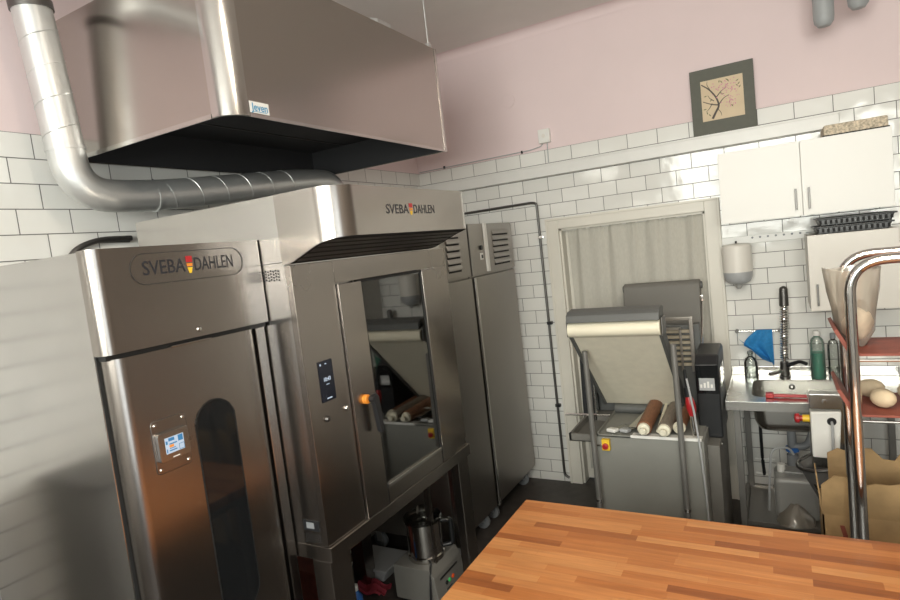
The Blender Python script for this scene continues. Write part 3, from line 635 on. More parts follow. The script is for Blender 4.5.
G().box(c[0]+dx*0.105-0.015, c[0]+dx*0.105+0.05, c[1]+dy*0.105-0.012, c[1]+dy*0.105+0.012, FZ+0.205, FZ+0.216, 0.003).build('latch', M['chrome'], bw)
cf = Vector((0.862, 0, 0.1))
def face(y, z, dz): return Vector((0.87-(z-0.02)*0.1333, y, z))
g = G()
for (y0, y1, z0, z1) in ((-1.72, -1.53, 0.138, 0.148), (-1.68, -1.62, 0.062, 0.068)):
    g.prism([(0.8855-(z0-0.02)*0.1333, z0), (0.8868-(z0-0.02)*0.1333, z0), (0.8868-(z1-0.02)*0.1333, z1), (0.8855-(z1-0.02)*0.1333, z1)], 'Y', y0, y1)
g.build('label_strip', M['black'], t)
for (y, mt) in ((-1.64, 'lamp_green'), (-1.60, 'lamp_red'), (-1.67, 'black')):
    G().lathe([(0.011, 0), (0.011, 0.005), (0, 0.006)], (0.8752, y, 0.10), 14, 'X').build('button', M[mt], t)
G().tube(fillet([(0.81, -1.70, FZ+0.005), (0.84, -1.76, FZ+0.01), (0.845, -1.79, 0.12), (0.84, -1.80, 0.012), (0.88, -1.82, 0.008)], 0.03), 0.006, 8).build('power_cord', M['black'], t)
pl = G().cyl((0.875, -1.82, 0.012), (0.93, -1.84, 0.012), 0.012, n=10).build('plug', M['white'], t)
solo('red_crate', G().box(0.12, 0.34, -2.10, -1.84, 0.0, 0.29, 0.01).box(0.11, 0.35, -2.11, -1.83, 0.26, 0.30, 0.006), M['tray_red'], 'dark red crate on the floor under the bakery oven', 'crate')
bt = thing('spray_bottle', 'blue bottle standing under the bakery oven in front of the red crate', 'bottle', (0.50, -1.99, 0))
G().lathe([(0, 0.0), (0.032, 0.0), (0.034, 0.01), (0.034, 0.13), (0.016, 0.16), (0.014, 0.17), (0, 0.17)], (0.50, -1.99, 0), 20).build('body', M['blue'], bt)
G().cyl((0.50, -1.99, 0.17), (0.50, -1.99, 0.20), 0.015, n=14).build('cap', M['white'], bt)
def cl(u, v):
    return Vector((0.30+u*0.20, -1.80+v*0.12, 0.008 + 0.012*math.sin(u*9+v*4) + 0.010*math.sin(v*13) + 0.013))
solo('floor_cloth', G().grid(cl, 18, 12).solid(0.004), M['red_cloth'], 'crumpled red cloth on the floor under the bakery oven', 'cloth')
solo('plastic_tub', G().prism([(0.20, 0.0), (0.42, 0.0), (0.44, 0.07), (0.18, 0.07)], 'Y', -1.65, -1.42, 0.01).box(0.17, 0.45, -1.66, -1.41, 0.06, 0.075, 0.004), M['grey_plastic'], 'grey lidded tub on the floor behind the food processor', 'tub')

# ------------------------------------------------------------------ dough sheeter
t = thing('dough_sheeter', 'grey dough sheeter with folded up belt tables in front of the doorway', 'dough sheeter', (1.88, -0.7, 0))
BX0, BX1, BY0, BY1, BZ = 1.60, 2.175, -1.05, -0.40, 0.765
g = G().box(BX0, BX1, BY0, BY0+0.02, 0.04, BZ, 0.003).box(BX0, BX1, BY1-0.02, BY1, 0.04, BZ, 0.003).box(BX0, BX0+0.02, BY0+0.02, BY1-0.02, 0.04, BZ).box(BX1-0.02, BX1, BY0+0.02, BY1-0.02, 0.04, BZ).box(BX0+0.02, BX1-0.02, BY0+0.02, BY1-0.02, 0.62, 0.66)
g.build('base_cabinet', M['sheeter'], t)
for x in (BX0+0.06, BX1-0.06):
    for y in (BY0+0.06, BY1-0.06): G().cyl((x, y, 0), (x, y, 0.045), 0.022, n=12).build('foot', M['black'], t)
sp = G().box(BX1, BX1+0.062, -0.92, -0.42, 0.04, 0.70, 0.004).build('motor_cover', M['sheeter_table'], t)
G().lathe([(0.012, 0), (0.012, 0.004), (0, 0.005)], (BX1+0.062, -0.80, 0.67), 12, 'X').build('screw', M['screw'], sp)
# tall black control housing on the right, dark housing on the left
hs = G().prism([(-0.80, 0.70), (-0.44, 0.70), (-0.44, 1.16), (-0.50, 1.185), (-0.74, 1.165), (-0.80, 1.12)], 'X', 2.126, 2.250, 0.012, 3).build('control_housing', M['black'], t)
G().box(2.132, 2.246, -0.803, -0.798, 0.955, 1.12, 0.002).build('display_panel', M['black_gloss'], hs)
G().box(2.145, 2.225, -0.8045, -0.803, 0.975, 1.045).build('display', M['grey_plastic'], hs)
g = G()
for i in range(4): g.box(2.150+i*0.018, 2.161+i*0.018, -0.8055, -0.8045, 0.990, 1.000+0.008*(i % 3)+0.01)
g.build('display_marks', M['white'], hs)
G().box(2.250, 2.252, -0.74, -0.52, 0.98, 1.09, 0.001).build('side_window', M['black_gloss'], hs)
G().prism([(-0.62, 0.60), (-0.30, 0.60), (-0.30, 1.12), (-0.58, 1.12)], 'X', 1.40, 1.475, 0.01, 2).build('side_housing', M['black'], t)
G().box(1.475, 1.49, -0.60, -0.55, 0.62, 1.05, 0.003).build('side_edge', M['s_sink'], t)
G().box(1.475, 2.132, -0.55, -0.35, 0.66, 0.72, 0.004).build('cross_beam', M['sheeter_dark'], t)
# front table: folded up, leaning towards the room
A, B_ = Vector((0, -1.185, 1.385)), Vector((0, -0.60, 0.825))
dn = (B_-A).normalized(); nr = Vector((0, -dn.z, dn.y)); nr = -nr if nr.y > 0 else nr   # outward (towards the room, down)
def slab(x0, x1, a, b2, th, off):
    g = G(); P = []
    for p in (a, b2):
        for s in (off, off+th): P.append(p - nr*0 + (-nr)*(-1)*0 + nr*(-s))
    pts = [(P[0].y, P[0].z), (P[2].y, P[2].z), (P[3].y, P[3].z), (P[1].y, P[1].z)]
    return G().prism(pts, 'X', x0, x1, 0.003, 1)
fp = slab(1.560, 2.020, A, B_, 0.045, 0.0).build('front_table', M['belt'], t)
slab(1.543, 1.562, A + dn*0.02, B_, 0.075, -0.012).build('side_rail', M['sheeter_dark'], fp)
slab(2.018, 2.036, A + dn*0.02, B_, 0.075, -0.012).build('side_rail', M['sheeter_dark'], fp)
G().cyl((1.556, -1.200, 1.408), (2.034, -1.200, 1.408), 0.040, n=26).build('front_roller', M['roller'], fp)
g = G().prism([(-1.245, 1.452), (-1.238, 1.49), (-1.215, 1.507), (-1.13, 1.515), (-1.10, 1.50), (-1.10, 1.452)], 'X', 1.556, 2.036, 0.004, 2).build('catch_pan', M['sheeter_dark'], fp)
G().lathe([(0.012, 0), (0.012, 0.012), (0, 0.014)], (1.556, -1.20, 1.475), 12, 'X').build('pan_bolt', M['screw'], fp)
for x in (1.55, 2.042): G().box(x-0.005, x+0.005, -1.215, -1.12, 1.37, 1.46, 0.004).build('bracket', M['dark_steel'], fp)
# rear table: folded up against the curtain
rp = G().prism([(-0.165, 1.515), (-0.150, 1.532), (-0.125, 1.540), (-0.095, 1.53), (-0.08, 1.505), (-0.30, 0.96), (-0.34, 0.97)], 'X', 1.628, 2.118, 0.008, 3).build('rear_table', M['sheeter_table'], t)
g = G().cyl((2.118, -0.12, 1.50), (2.128, -0.12, 1.50), 0.024, n=18).cyl((1.618, -0.12, 1.50), (1.628, -0.12, 1.50), 0.024, n=18).build('table_bearing', M['sheeter_dark'], rp)
G().tube([(2.128, -0.17, 1.42), (2.115, -0.33, 1.05)], 0.007, 8).build('stay_rod', M['chrome'], rp)
G().box(2.108, 2.138, -0.19, -0.15, 1.395, 1.44, 0.006).build('stay_clip', M['chrome'], rp)
# finger guard over the rollers
g = G().box(1.935, 2.105, -0.545, -0.535, 1.335, 1.355, 0.002).box(2.082, 2.104, -0.55, -0.535, 1.02, 1.345, 0.002).box(2.022, 2.036, -0.547, -0.537, 1.02, 1.29, 0.002).box(1.935, 2.036, -0.547, -0.537, 1.278, 1.292)
g.build('guard_frame', M['s_cab'], t)
g = G()
for i in range(7): g.box(1.945, 2.084, -0.53, -0.50, 1.05+i*0.034, 1.068+i*0.034, 0.003)
g.build('guard_slats', M['belt_tan'], t)
G().box(1.93, 2.132, -0.50, -0.42, 0.72, 1.30, 0.004).build('roller_housing', M['sheeter_dark'], t)
G().box(1.475, 1.62, -0.48, -0.42, 0.72, 1.15, 0.004).build('roller_housing', M['sheeter_dark'], t)
g = G().cyl((1.62, -0.62, 0.80), (2.06, -0.62, 0.80), 0.03, n=18).build('drive_roller', M['sheeter_dark'], t)
# uprights that carry the front table
for x, zt in ((1.606, 1.27), (2.076, 1.30)):
    lg = G().cyl((x, -1.10, 0.0), (x-0.006, -1.10, zt), 0.0155, n=16).build('support_leg', M['grey_leg'], t)
    G().cyl((x, -1.10, 0.395), (x, -1.10, 0.41), 0.0185, n=16).build('leg_collar', M['chrome'], lg)
G().cyl((1.44, -1.06, 0.888), (1.70, -1.06, 0.893), 0.006, n=8).build('stay_rod', M['chrome'], t)
# flour tray shelf at left, main switch, lever
g = G().box(1.42, 1.60, -0.98, -0.962, 0.70, 0.745).box(1.42, 1.432, -0.98, -0.50, 0.70, 0.745).box(1.42, 1.60, -0.98, -0.50, 0.70, 0.706).box(1.46, 1.60, -0.60, -0.50, 0.70, 0.745).build('side_shelf', M['sheeter_table'], t)
ms = G().box(1.640, 1.685, BY0-0.03, BY0, 0.69, 0.755, 0.004).build('main_switch', M['yellow'], t)
G().lathe([(0.017, 0), (0.017, -0.012), (0.010, -0.014), (0, -0.014)], (1.6625, BY0-0.03, 0.718), 16, 'Y').build('switch_knob', M['red'], ms)
G().box(1.659, 1.666, BY0-0.054, BY0-0.044, 0.704, 0.732, 0.002).build('switch_tab', M['red'], ms)
G().cyl((1.60, BY0-0.008, 0.713), (1.64, BY0-0.008, 0.713), 0.006, n=8).build('switch_conduit', M['chrome'], t)
lv = G().tube([(2.12, -1.0, 0.905), (2.132, -1.0, 0.735)], 0.013, 12).build('lever', M['chrome'], t)
G().tube([(2.110, -1.0, 1.0), (2.116, -1.0, 0.965), (2.120, -1.0, 0.935), (2.125, -1.0, 0.89)], [0.014, 0.024, 0.026, 0.017], 16).build('lever_grip', M['red'], lv)
G().cyl((2.105, -1.0, 1.045), (2.110, -1.0, 0.995), 0.019, n=14).cyl((2.100, -1.0, 1.14), (2.105, -1.0, 1.04), 0.008, n=10).build('lever_cap', M['black'], lv)
G().tube([(2.112, -1.03, 1.10), (2.14, -1.06, 0.93), (2.16, -1.075, 0.72), (2.17, -1.075, 0.50), (2.18, -1.075, 0.02)], 0.0055, 8).build('power_cable', M['grey_plastic'], t)

# things kept on the sheeter's tray
tz = 0.772
tr = thing('flour_tray', 'pale shallow tray on the dough sheeter holding the rolling pins', 'tray', (1.88, -0.8, 0.765))
G().box(1.615, 2.165, -1.055, -0.56, 0.765, 0.770).box(1.615, 2.165, -1.055, -1.050, 0.765, 0.778).box(1.615, 1.62, -1.055, -0.56, 0.765, 0.79).build('tray_sheet', M['sheeter'], tr)
G().box(1.80, 2.165, -1.0565, -1.0555, 0.766, 0.782).box(1.80, 2.165, -1.055, -0.98, 0.7702, 0.7712).build('paper_edge', M['white'], tr)
def rolling_pin(label, a, b2, r, body):
    a, b2 = Vector(a), Vector(b2); d = (b2-a).normalized()
    t = thing('rolling_pin', label, 'rolling pin', a, 'rolling pins on the sheeter tray')
    G().tube([a+d*0.055, a+d*0.06, b2-d*0.005, b2], [r*0.9, r, r, r*0.9], 20).build('barrel', M[body], t)
    G().tube([a, a+d*0.004, a+d*0.02, a+d*0.028], [0.014, 0.019, 0.019, 0.011], 16).tube([a+d*0.028, a+d*0.036, a+d*0.052, a+d*0.056], [0.014, 0.032, 0.034, 0.024], 18).build('handle', M['pin_light'], t)
    return t
rolling_pin('reddish brown rolling pin, leftmost of those lying on the dough sheeter tray', (1.872, -1.085, tz+0.042), (1.865, -0.60, tz+0.060), 0.040, 'pin_wood')
rolling_pin('worn grey rolling pin with a cream handle, beside the reddish brown one', (1.978, -1.085, tz+0.040), (1.98, -0.60, tz+0.050), 0.037, 'pin_grey')
rolling_pin('reddish rolling pin at the right end of the dough sheeter tray by the lever', (2.045, -1.01, tz+0.034), (2.055, -0.60, tz+0.045), 0.030, 'pin_wood')
solo('wooden_dowel', G().tube([(1.935, -0.98, tz+0.014), (1.925, -0.60, tz+0.055)], 0.010, 12), M['pin_light'], 'thin pale wooden dowel lying between two rolling pins', 'dowel')
def scraper(label, c, ang, L, w, mt, hm):
    t = thing('dough_scraper', label, 'scraper', (*c, tz))
    rot = Matrix.Translation(Vector((*c, tz))) @ Matrix.Rotation(ang, 4, 'Z') @ Matrix.Rotation(-0.10, 4, 'X')
    G().box(-w/2, w/2, 0.0, L, 0.012, 0.015).xf(rot).build('blade', M[mt], t)
    G().box(-w/2-0.004, w/2+0.004, -0.02, 0.03, 0.002, 0.024, 0.008, 3).xf(rot).build('handle', M[hm], t)
scraper('flat steel scraper with a white grip at the left of the sheeter tray', (1.685, -1.00), -0.35, 0.30, 0.05, 's_sink', 'white')
scraper('steel scraper with a clear grip lying between the white gripped scraper and the rolling pins', (1.755, -0.99), -0.30, 0.36, 0.045, 's_bowl', 'grey_plastic')
solo('steel_ruler', G().box(-0.02, 0.02, 0, 0.42, 0.004, 0.008).xf(Matrix.Translation((1.80, -1.0, tz+0.03)) @ Matrix.Rotation(-0.1, 4, 'Z')), M['s_sink'], 'long flat steel strip next to the reddish brown rolling pin', 'ruler')

# ------------------------------------------------------------------ sink
SX0, SX1, SY0, SZ = 2.258, 3.16, -0.655, 0.870
t = thing('sink_unit', 'stainless sink unit with open legs against the tiled back wall', 'sink', (2.7, -0.33, 0))
BXa, BXb, BYa, BYb = 2.385, 2.93, -0.545, -0.135
g = G()
g.box(SX0, SX1, SY0, BYa, SZ-0.006, SZ).box(SX0, BXa, BYa, BYb, SZ-0.006, SZ).box(BXb, SX1, BYa, BYb, SZ-0.006, SZ).box(SX0, SX1, BYb, 0.0, SZ-0.006, SZ)
g.box(SX0, SX1, SY0-0.004, SY0+0.006, SZ-0.050, SZ+0.003, 0.0015).box(SX0-0.003, SX0+0.006, SY0, 0.0, SZ-0.045, SZ+0.004, 0.003)
g.build('countertop', M['s_sink'], t)
G().box(SX0, SX1, -0.022, -0.006, SZ, SZ+0.058, 0.004).build('splashback', M['s_sink'], t)
def rrect(x0, x1, y0, y1, r, z, n=6):
    out = []
    for (cx, cy, a0) in ((x1-r, y1-r, 0), (x0+r, y1-r, PI/2), (x0+r, y0+r, PI), (x1-r, y0+r, 1.5*PI)):
        for i in range(n+1): a = a0+PI/2*i/n; out.append((cx+r*math.cos(a), cy+r*math.sin(a), z))
    return out
g = G(); rings = []
for (e, z) in ((0.0, SZ), (0.0, SZ-0.02), (0.012, SZ-0.16), (0.03, SZ-0.205), (0.07, SZ-0.222)):
    rings.append([g.b.verts.new(p) for p in rrect(BXa+e, BXb-e, BYa+e, BYb-e, 0.07, z)])
for Aa, Bb in zip(rings, rings[1:]):
    for i in range(len(Aa)): g.b.faces.new((Aa[i], Aa[(i+1) % len(Aa)], Bb[(i+1) % len(Aa)], Bb[i]))
g.b.faces.new(rings[-1]); g.solid(0.003).build('basin', M['s_sink'], t, 50)
g = G()
for (cx, cy, sx, sy) in ((BXa, BYa, 1, 1), (BXb, BYa, -1, 1), (BXa, BYb, 1, -1), (BXb, BYb, -1, -1)):
    pts = [(cx, cy)] + [(cx+sx*0.07 - sx*0.07*math.sin(a), cy+sy*0.07 - sy*0.07*math.cos(a)) for a in [PI/2*i/6 for i in range(7)]]
    g.prism(pts, 'Z', SZ-0.006, SZ)
g.build('corner_web', M['s_sink'], t)
G().lathe([(0.018, 0), (0.018, -0.004), (0.008, -0.006), (0.007, 0.0)], (2.60, BYb-0.004, SZ-0.045), 16, 'Y').build('overflow', M['dark_steel'], t)
for (x, y) in ((2.312, -0.61), (2.335, -0.08), (3.10, -0.61), (3.10, -0.08)): G().box(x-0.017, x+0.017, y-0.017, y+0.017, 0.02, SZ-0.006, 0.003).build('leg', M['grey_leg'], t)
G().box(2.30, 3.11, -0.615, -0.585, 0.115, 0.145, 0.003).box(2.30, 3.11, -0.095, -0.065, 0.115, 0.145, 0.003).box(2.297, 2.327, -0.60, -0.08, 0.115, 0.145, 0.003).box(3.09, 3.115, -0.60, -0.08, 0.115, 0.145, 0.003).build('lower_rail', M['s_cab'], t)
G().box(2.33, 3.09, -0.585, -0.095, 0.128, 0.134).build('lower_shelf', M['s_cab'], t)
dp = G().lathe([(0.03, 0), (0.03, -0.03), (0.024, -0.03), (0.024, -0.20), (0.032, -0.20), (0.032, -0.29), (0.0, -0.29)], (2.58, -0.30, SZ-0.222), 18).tube(fillet([(2.58, -0.30, 0.50), (2.66, -0.30, 0.50), (2.70, -0.25, 0.60), (2.70, -0.02, 0.60)], 0.04), 0.022, 14).build('drain', M['drain_grey'], t)
G().cyl((2.58, -0.30, 0.47), (2.58, -0.30, 0.495), 0.036, n=20).build('drain_nut', M['blue'], dp)
# faucet with spring
f = thing('spring_faucet', 'tall chrome spring faucet at the back of the sink', 'faucet', (2.568, -0.075, SZ))
fx, fy = 2.568, -0.075
G().cyl((fx, fy, SZ), (fx, fy, SZ+0.10), 0.024, n=20).lathe([(0.032, 0), (0.032, 0.008), (0.024, 0.012)], (fx, fy, SZ), 20).build('base', M['dark_steel'], f)
G().tube([(fx, fy, SZ+0.1), (fx+0.01, fy, 1.25), (fx+0.02, fy, 1.42)], 0.010, 12).build('riser', M['chrome'], f)
sp_ = []
for i in range(24*16+1):
    u = i/(24*16); sp_.append((fx+0.002+0.018*u + 0.021*math.cos(2*PI*i/16), fy + 0.021*math.sin(2*PI*i/16), SZ+0.12+u*0.37))
G().tube(sp_, 0.005, 6).build('spring', M['chrome'], f)
G().cyl((fx+0.018, fy-0.004, 1.33), (fx+0.020, fy-0.004, 1.43), 0.027, 0.024, 18).ball((fx+0.02, fy-0.004, 1.43), 0.024).build('spray_head', M['dark_steel'], f)
G().tube(fillet([(fx, fy, SZ+0.075), (fx+0.03, fy-0.02, SZ+0.085), (fx+0.085, fy-0.05, SZ+0.115), (fx+0.12, fy-0.07, SZ+0.100)], 0.02), [0.013]*8+[0.011]*9, 12).build('lever', M['black'], f)
G().tube(fillet([(fx, fy, SZ+0.04), (fx-0.04, fy-0.05, SZ+0.045), (fx-0.085, fy-0.085, SZ+0.040)], 0.02), 0.012, 12).build('spout', M['chrome'], f)
# towel rail, cloth
tr = thing('towel_rail', 'short steel towel rail on the tiles above the sink', 'rail', (2.43, -0.03, 1.165))
G().cyl((2.305, -0.035, 1.168), (2.56, -0.035, 1.163), 0.0065, n=12).build('bar', M['chrome'], tr)
for x in (2.308, 2.553): G().cyl((x, 0.0, 1.166), (x, -0.042, 1.166), 0.012, n=12).build('mount', M['dark_steel'], tr)
def cloth(u, v):                    # v 0 at the rail
    xa, xb = 2.425 - 0.082*math.sin(min(1, v*2.0)*PI/2)*(1 if v < 0.5 else 1-(v-0.5)*1.9), 2.512 + 0.0*v
    if v > 0.5: xa = max(xa, 2.343 + (v-0.5)*0.29)
    zb = 1.176 - v*0.235 + 0.03*(1-u)*v
    return Vector((xa+(xb-xa)*u, -0.048 - 0.012*math.sin(u*11)*(0.3+v) - 0.008*math.sin(v*6), zb))
solo('cleaning_cloth', G().grid(cloth, 22, 16).solid(0.003), M['blue_cloth'], 'blue cloth draped over the towel rail above the sink', 'cloth')
# bottles on the sink
def bottle(name, label, x, y, z, r, h, parts):
    t = thing(name, label, 'bottle', (x, y, z), 'bottles on the sink')
    for nm, prof, mt in parts: G().lathe([(a*r, b*h) for a, b in prof], (x, y, z), 24).build(nm, M[mt], t)
    return t
bottle('dish_soap_bottle', 'tall bottle half full of green soap on the sink deck', 2.748, -0.10, SZ, 0.040, 0.30,
       [('soap', [(0, 0.01), (0.93, 0.01), (0.93, 0.1), (0.90, 0.12), (0.93, 0.2), (0.90, 0.26), (0.93, 0.34), (0.90, 0.42), (0.93, 0.5), (0.92, 0.55), (0, 0.55)], 'green_soap'),
        ('bottle_body', [(0, 0.0), (0.97, 0.0), (1, 0.02), (1, 0.5), (0.97, 0.62), (0.99, 0.74), (0.8, 0.83), (0.42, 0.88), (0.40, 0.91)], 'milky'), ('cap', [(0.44, 0.90), (0.44, 0.985), (0.36, 1.0), (0, 1.0)], 'white')])
bottle('clear_bottle', 'slim clear bottle right of the green soap bottle', 2.832, -0.085, SZ, 0.030, 0.28,
       [('bottle_body', [(0, 0.0), (0.97, 0.0), (1, 0.02), (1, 0.7), (0.8, 0.82), (0.42, 0.86), (0.40, 0.90)], 'clear'), ('cap', [(0.5, 0.89), (0.5, 0.985), (0.4, 1.0), (0, 1.0)], 'drain_grey')])
bottle('glass_bottle', 'small clear bottle at the left end of the sink deck under the blue cloth', 2.378, -0.085, SZ, 0.040, 0.175,
       [('bottle_body', [(0, 0.0), (0.97, 0.0), (1, 0.03), (1, 0.55), (0.75, 0.72), (0.35, 0.80), (0.33, 0.9)], 'clear'), ('cap', [(0.4, 0.88), (0.4, 0.98), (0.3, 1.0), (0, 1.0)], 'clear')])
hd_ = thing('red_brush', 'long red brush lying along the front rim of the sink basin', 'brush', (2.6, -0.53, SZ))
G().tube([(2.48, -0.548, SZ+0.010), (2.52, -0.550, SZ+0.012), (2.76, -0.552, SZ+0.012)], [0.008, 0.010, 0.009], 10).build('handle', M['red'], hd_)
G().box(2.463, 2.505, -0.57, -0.53, SZ+0.001, SZ+0.028, 0.006).build('head', M['red'], hd_)
# water canister and hose under the sink
c = thing('water_canister', 'milky plastic canister standing on the shelf under the sink', 'canister', (2.58, -0.40, 0.134))
G().box(2.475, 2.70, -0.53, -0.30, 0.135, 0.385, 0.03, 3).box(2.53, 2.645, -0.46, -0.37, 0.384, 0.40, 0.006).build('canister_body', M['canister'], c)
G().cyl((2.515, -0.42, 0.385), (2.515, -0.42, 0.43), 0.022, n=16).build('cap', M['white'], c)
G().tube(fillet([(2.44, -0.46, 0.15), (2.452, -0.45, 0.35), (2.47, -0.42, 0.52), (2.56, -0.38, 0.52), (2.585, -0.36, 0.47)], 0.08), 0.007, 10).build('hose', M['grey_plastic'], c)
solo('crumpled_plastic_bag', G().lathe([(0.10, 0.0), (0.085, 0.03), (0.05, 0.07), (0.015, 0.10), (0, 0.102)], (2.575, -0.56+0.0, 0.145), 14).jitter(0.008), M['film'], 'crumpled clear bag in front of the milky canister under the sink', 'bag').location = (0, 0, 0.0)
# water pipes on the wall under the sink
wp = thing('water_pipe', 'black water pipe on the tiles under the sink', 'pipe', (2.41, -0.02, 0.2))
G().tube(fillet([(2.405, -0.02, 0.64), (2.405, -0.02, 0.30), (2.41, -0.02, 0.19)], 0.04), 0.010, 10).build('pipe', M['black'], wp)
G().cyl((2.36, -0.02, 0.30), (2.48, -0.02, 0.30), 0.008, n=8).cyl((2.36, -0.018, 0.20), (2.43, -0.018, 0.19), 0.008, n=8).build('branch', M['white'], wp)

# ------------------------------------------------------------------ dispenser, rail, cabinets
t = thing('paper_dispenser', 'rounded white and grey paper towel dispenser on the tiles left of the low cabinet', 'dispenser', (2.342, -0.08, 1.5))
g = G(); n = 24
prof = [(0.072, 1.742), (0.084, 1.732), (0.088, 1.715), (0.086, 1.565)]
def oval(x): return x
G().lathe([(0, 1.747)] + prof, (2.342, 0, 0), 36).xf(Matrix.Translation((0, -0.09, 0))).build('cover', M['cab_cream'], t)
G().lathe([(0.0855, 1.565), (0.083, 1.53), (0.072, 1.505), (0.05, 1.49), (0.02, 1.484), (0.0, 1.484)], (2.342, -0.09, 0), 36).build('lower_shell', M['grey_plastic'], t)
G().lathe([(0.022, 1.488), (0.022, 1.470), (0.012, 1.455), (0, 1.455)], (2.342, -0.09, 0), 16).build('outlet', M['canister'], t)
G().cyl((2.342, -0.09, 1.745), (2.342, -0.09, 1.762), 0.006, n=8).build('hook', M['black'], t)
G().box(2.30, 2.384, -0.03, 0.0, 1.53, 1.72).build('back_plate', M['cab_cream'], t)
t = thing('hook_rail', 'white hook rail with dark pegs under the wall cabinets', 'rail', (2.48, -0.01, 1.76))
G().box(2.245, 2.73, -0.016, 0.0, 1.735, 1.785, 0.003).build('board', M['white'], t)
for i in range(7): G().cyl((2.435+i*0.044, -0.016, 1.771), (2.435+i*0.044, -0.026, 1.771), 0.0065, n=10).build('peg', M['drain_grey'], t)
def handle(y, x, z0, z1): return G().box(x-0.005, x+0.005, y-0.026, y-0.018, z0, z1, 0.002).box(x-0.004, x+0.004, y-0.02, y, z0+0.004, z0+0.014).box(x-0.004, x+0.004, y-0.02, y, z1-0.014, z1-0.004)
t = thing('wall_cabinet', 'white double door wall cabinet under the ledge at the top right', 'cabinet', (2.71, -0.17, 1.88))
G().box(2.29, 3.13, -0.332, 0.0, 1.88, 2.297, 0.001).build('body', M['cab_white'], t)
for (x0, x1, hx) in ((2.29, 2.7085, 2.678), (2.7115, 3.13, 2.742)):
    dr = G().box(x0, x1, -0.352, -0.334, 1.88, 2.297, 0.0015).build('door', M['cab_white'], t)
    handle(-0.352, hx, 1.915, 2.035).build('handle', M['dark_steel'], dr)
t = thing('wall_cabinet', 'smaller cream wall cabinet hanging below the white one at the right', 'cabinet', (2.93, -0.17, 1.33))
G().box(2.72, 3.14, -0.332, 0.0, 1.33, 1.762, 0.001).build('body', M['cab_cream'], t)
dr = G().box(2.72, 3.14, -0.352, -0.334, 1.33, 1.762, 0.0015).build('door', M['cab_cream'], t)
handle(-0.352, 2.756, 1.36, 1.485).build('handle', M['dark_steel'], dr)
tb = thing('black_tray', 'black plastic tray on top of the cream cabinet, lower of two', 'tray', (2.93, -0.2, 1.762), 'black trays on the cream cabinet')
G().prism([(2.775, 1.763), (3.10, 1.763), (3.115, 1.80), (2.765, 1.80)], 'Y', -0.34, -0.04, 0.004).box(2.755, 3.125, -0.352, -0.03, 1.797, 1.806, 0.003).build('tray_body', M['black'], tb)
g = G()
for i in range(14): g.box(2.77+i*0.025, 2.78+i*0.025, -0.355, -0.350, 1.772, 1.794)
g.build('ribs', M['black_matte'], tb)
t2 = dup(tb, (2.945, -0.19, 1.807), 'black plastic tray on top of the cream cabinet, upper of two')
t = thing('speckled_basket', 'pale speckled basket on top of the white wall cabinet under the ledge', 'basket', (2.98, -0.2, 2.298))
G().box(2.83, 3.12, -0.33, -0.06, 2.301, 2.36, 0.008).build('basket_body', M['basket'], t)
G().box(2.825, 3.125, -0.335, -0.055, 2.2985, 2.305).build('rim', M['black_matte'], t)

# ------------------------------------------------------------------ picture on the ledge
t = thing('picture', 'square blossom picture in a dark olive mount leaning on the ledge', 'picture', (2.32, -0.03, 2.459))
px0, px1, pz0, pz1, py = 2.137, 2.505, 2.460, 2.874, -0.034
G().box(px0, px1, py, py+0.012, pz0, pz1, 0.002).build('mount', M['mat_board'], t)
pp = G().box(px0+0.062, px1-0.062, py-0.001, py, pz0+0.085, pz1-0.075).build('paper_sheet', M['paper'], t)
ax, az, W_, H_ = px0+0.062, pz0+0.085, px1-px0-0.124, pz1-pz0-0.16
def pt(u, v): return (ax+u*W_, py-0.0012, az+v*H_)
g = G()
def stroke(pts, w): 
    q = fillet([pt(*p) for p in pts], 0.03, 4)
    for i in range(len(q)-1):
        d = (q[i+1]-q[i]).normalized(); nn = Vector((-d.z, 0, d.x)); w0, w1 = w*(1-0.55*i/len(q)), w*(1-0.55*(i+1)/len(q))
        g.quad(q[i]-nn*w0, q[i]+nn*w0, q[i+1]+nn*w1, q[i+1]-nn*w1)
stroke([(0.24, 0.04), (0.33, 0.2), (0.42, 0.33), (0.36, 0.55), (0.20, 0.78), (0.02, 0.92)], 0.007)
stroke([(0.40, 0.35), (0.22, 0.40), (0.03, 0.50)], 0.004); stroke([(0.36, 0.55), (0.48, 0.68), (0.60, 0.74)], 0.003); stroke([(0.41, 0.36), (0.52, 0.5), (0.66, 0.55)], 0.003)
stroke([(0.25, 0.42), (0.18, 0.3), (0.1, 0.24)], 0.0025); stroke([(0.22, 0.76), (0.15, 0.9), (0.17, 0.98)], 0.002); stroke([(0.36, 0.28), (0.45, 0.16), (0.46, 0.08)], 0.002); stroke([(0.3, 0.47), (0.2, 0.55), (0.16, 0.63)], 0.0025)
g.solid(0.0004).build('branch', M['branch'], pp)
def dots(n, cx, cy, s, r, name, mt):
    g = G()
    for i in range(n):
        x, z = random.gauss(cx, s), random.gauss(cy, s*0.8)
        if 0.03 < x < 0.96 and 0.03 < z < 0.96:
            q = pt(x, z); g.cyl((q[0], q[1]-0.0008, q[2]), (q[0], q[1]+0.0008, q[2]), r*random.uniform(0.6, 1.2), n=6)
    o = g.build(name, M[mt], pp); return o
o = dots(75, 0.60, 0.72, 0.15, 0.0036, 'blossom', 'blossom'); o['kind'] = 'stuff'
o = dots(30, 0.68, 0.40, 0.11, 0.0034, 'blossom', 'blossom'); o['kind'] = 'stuff'
g = G()
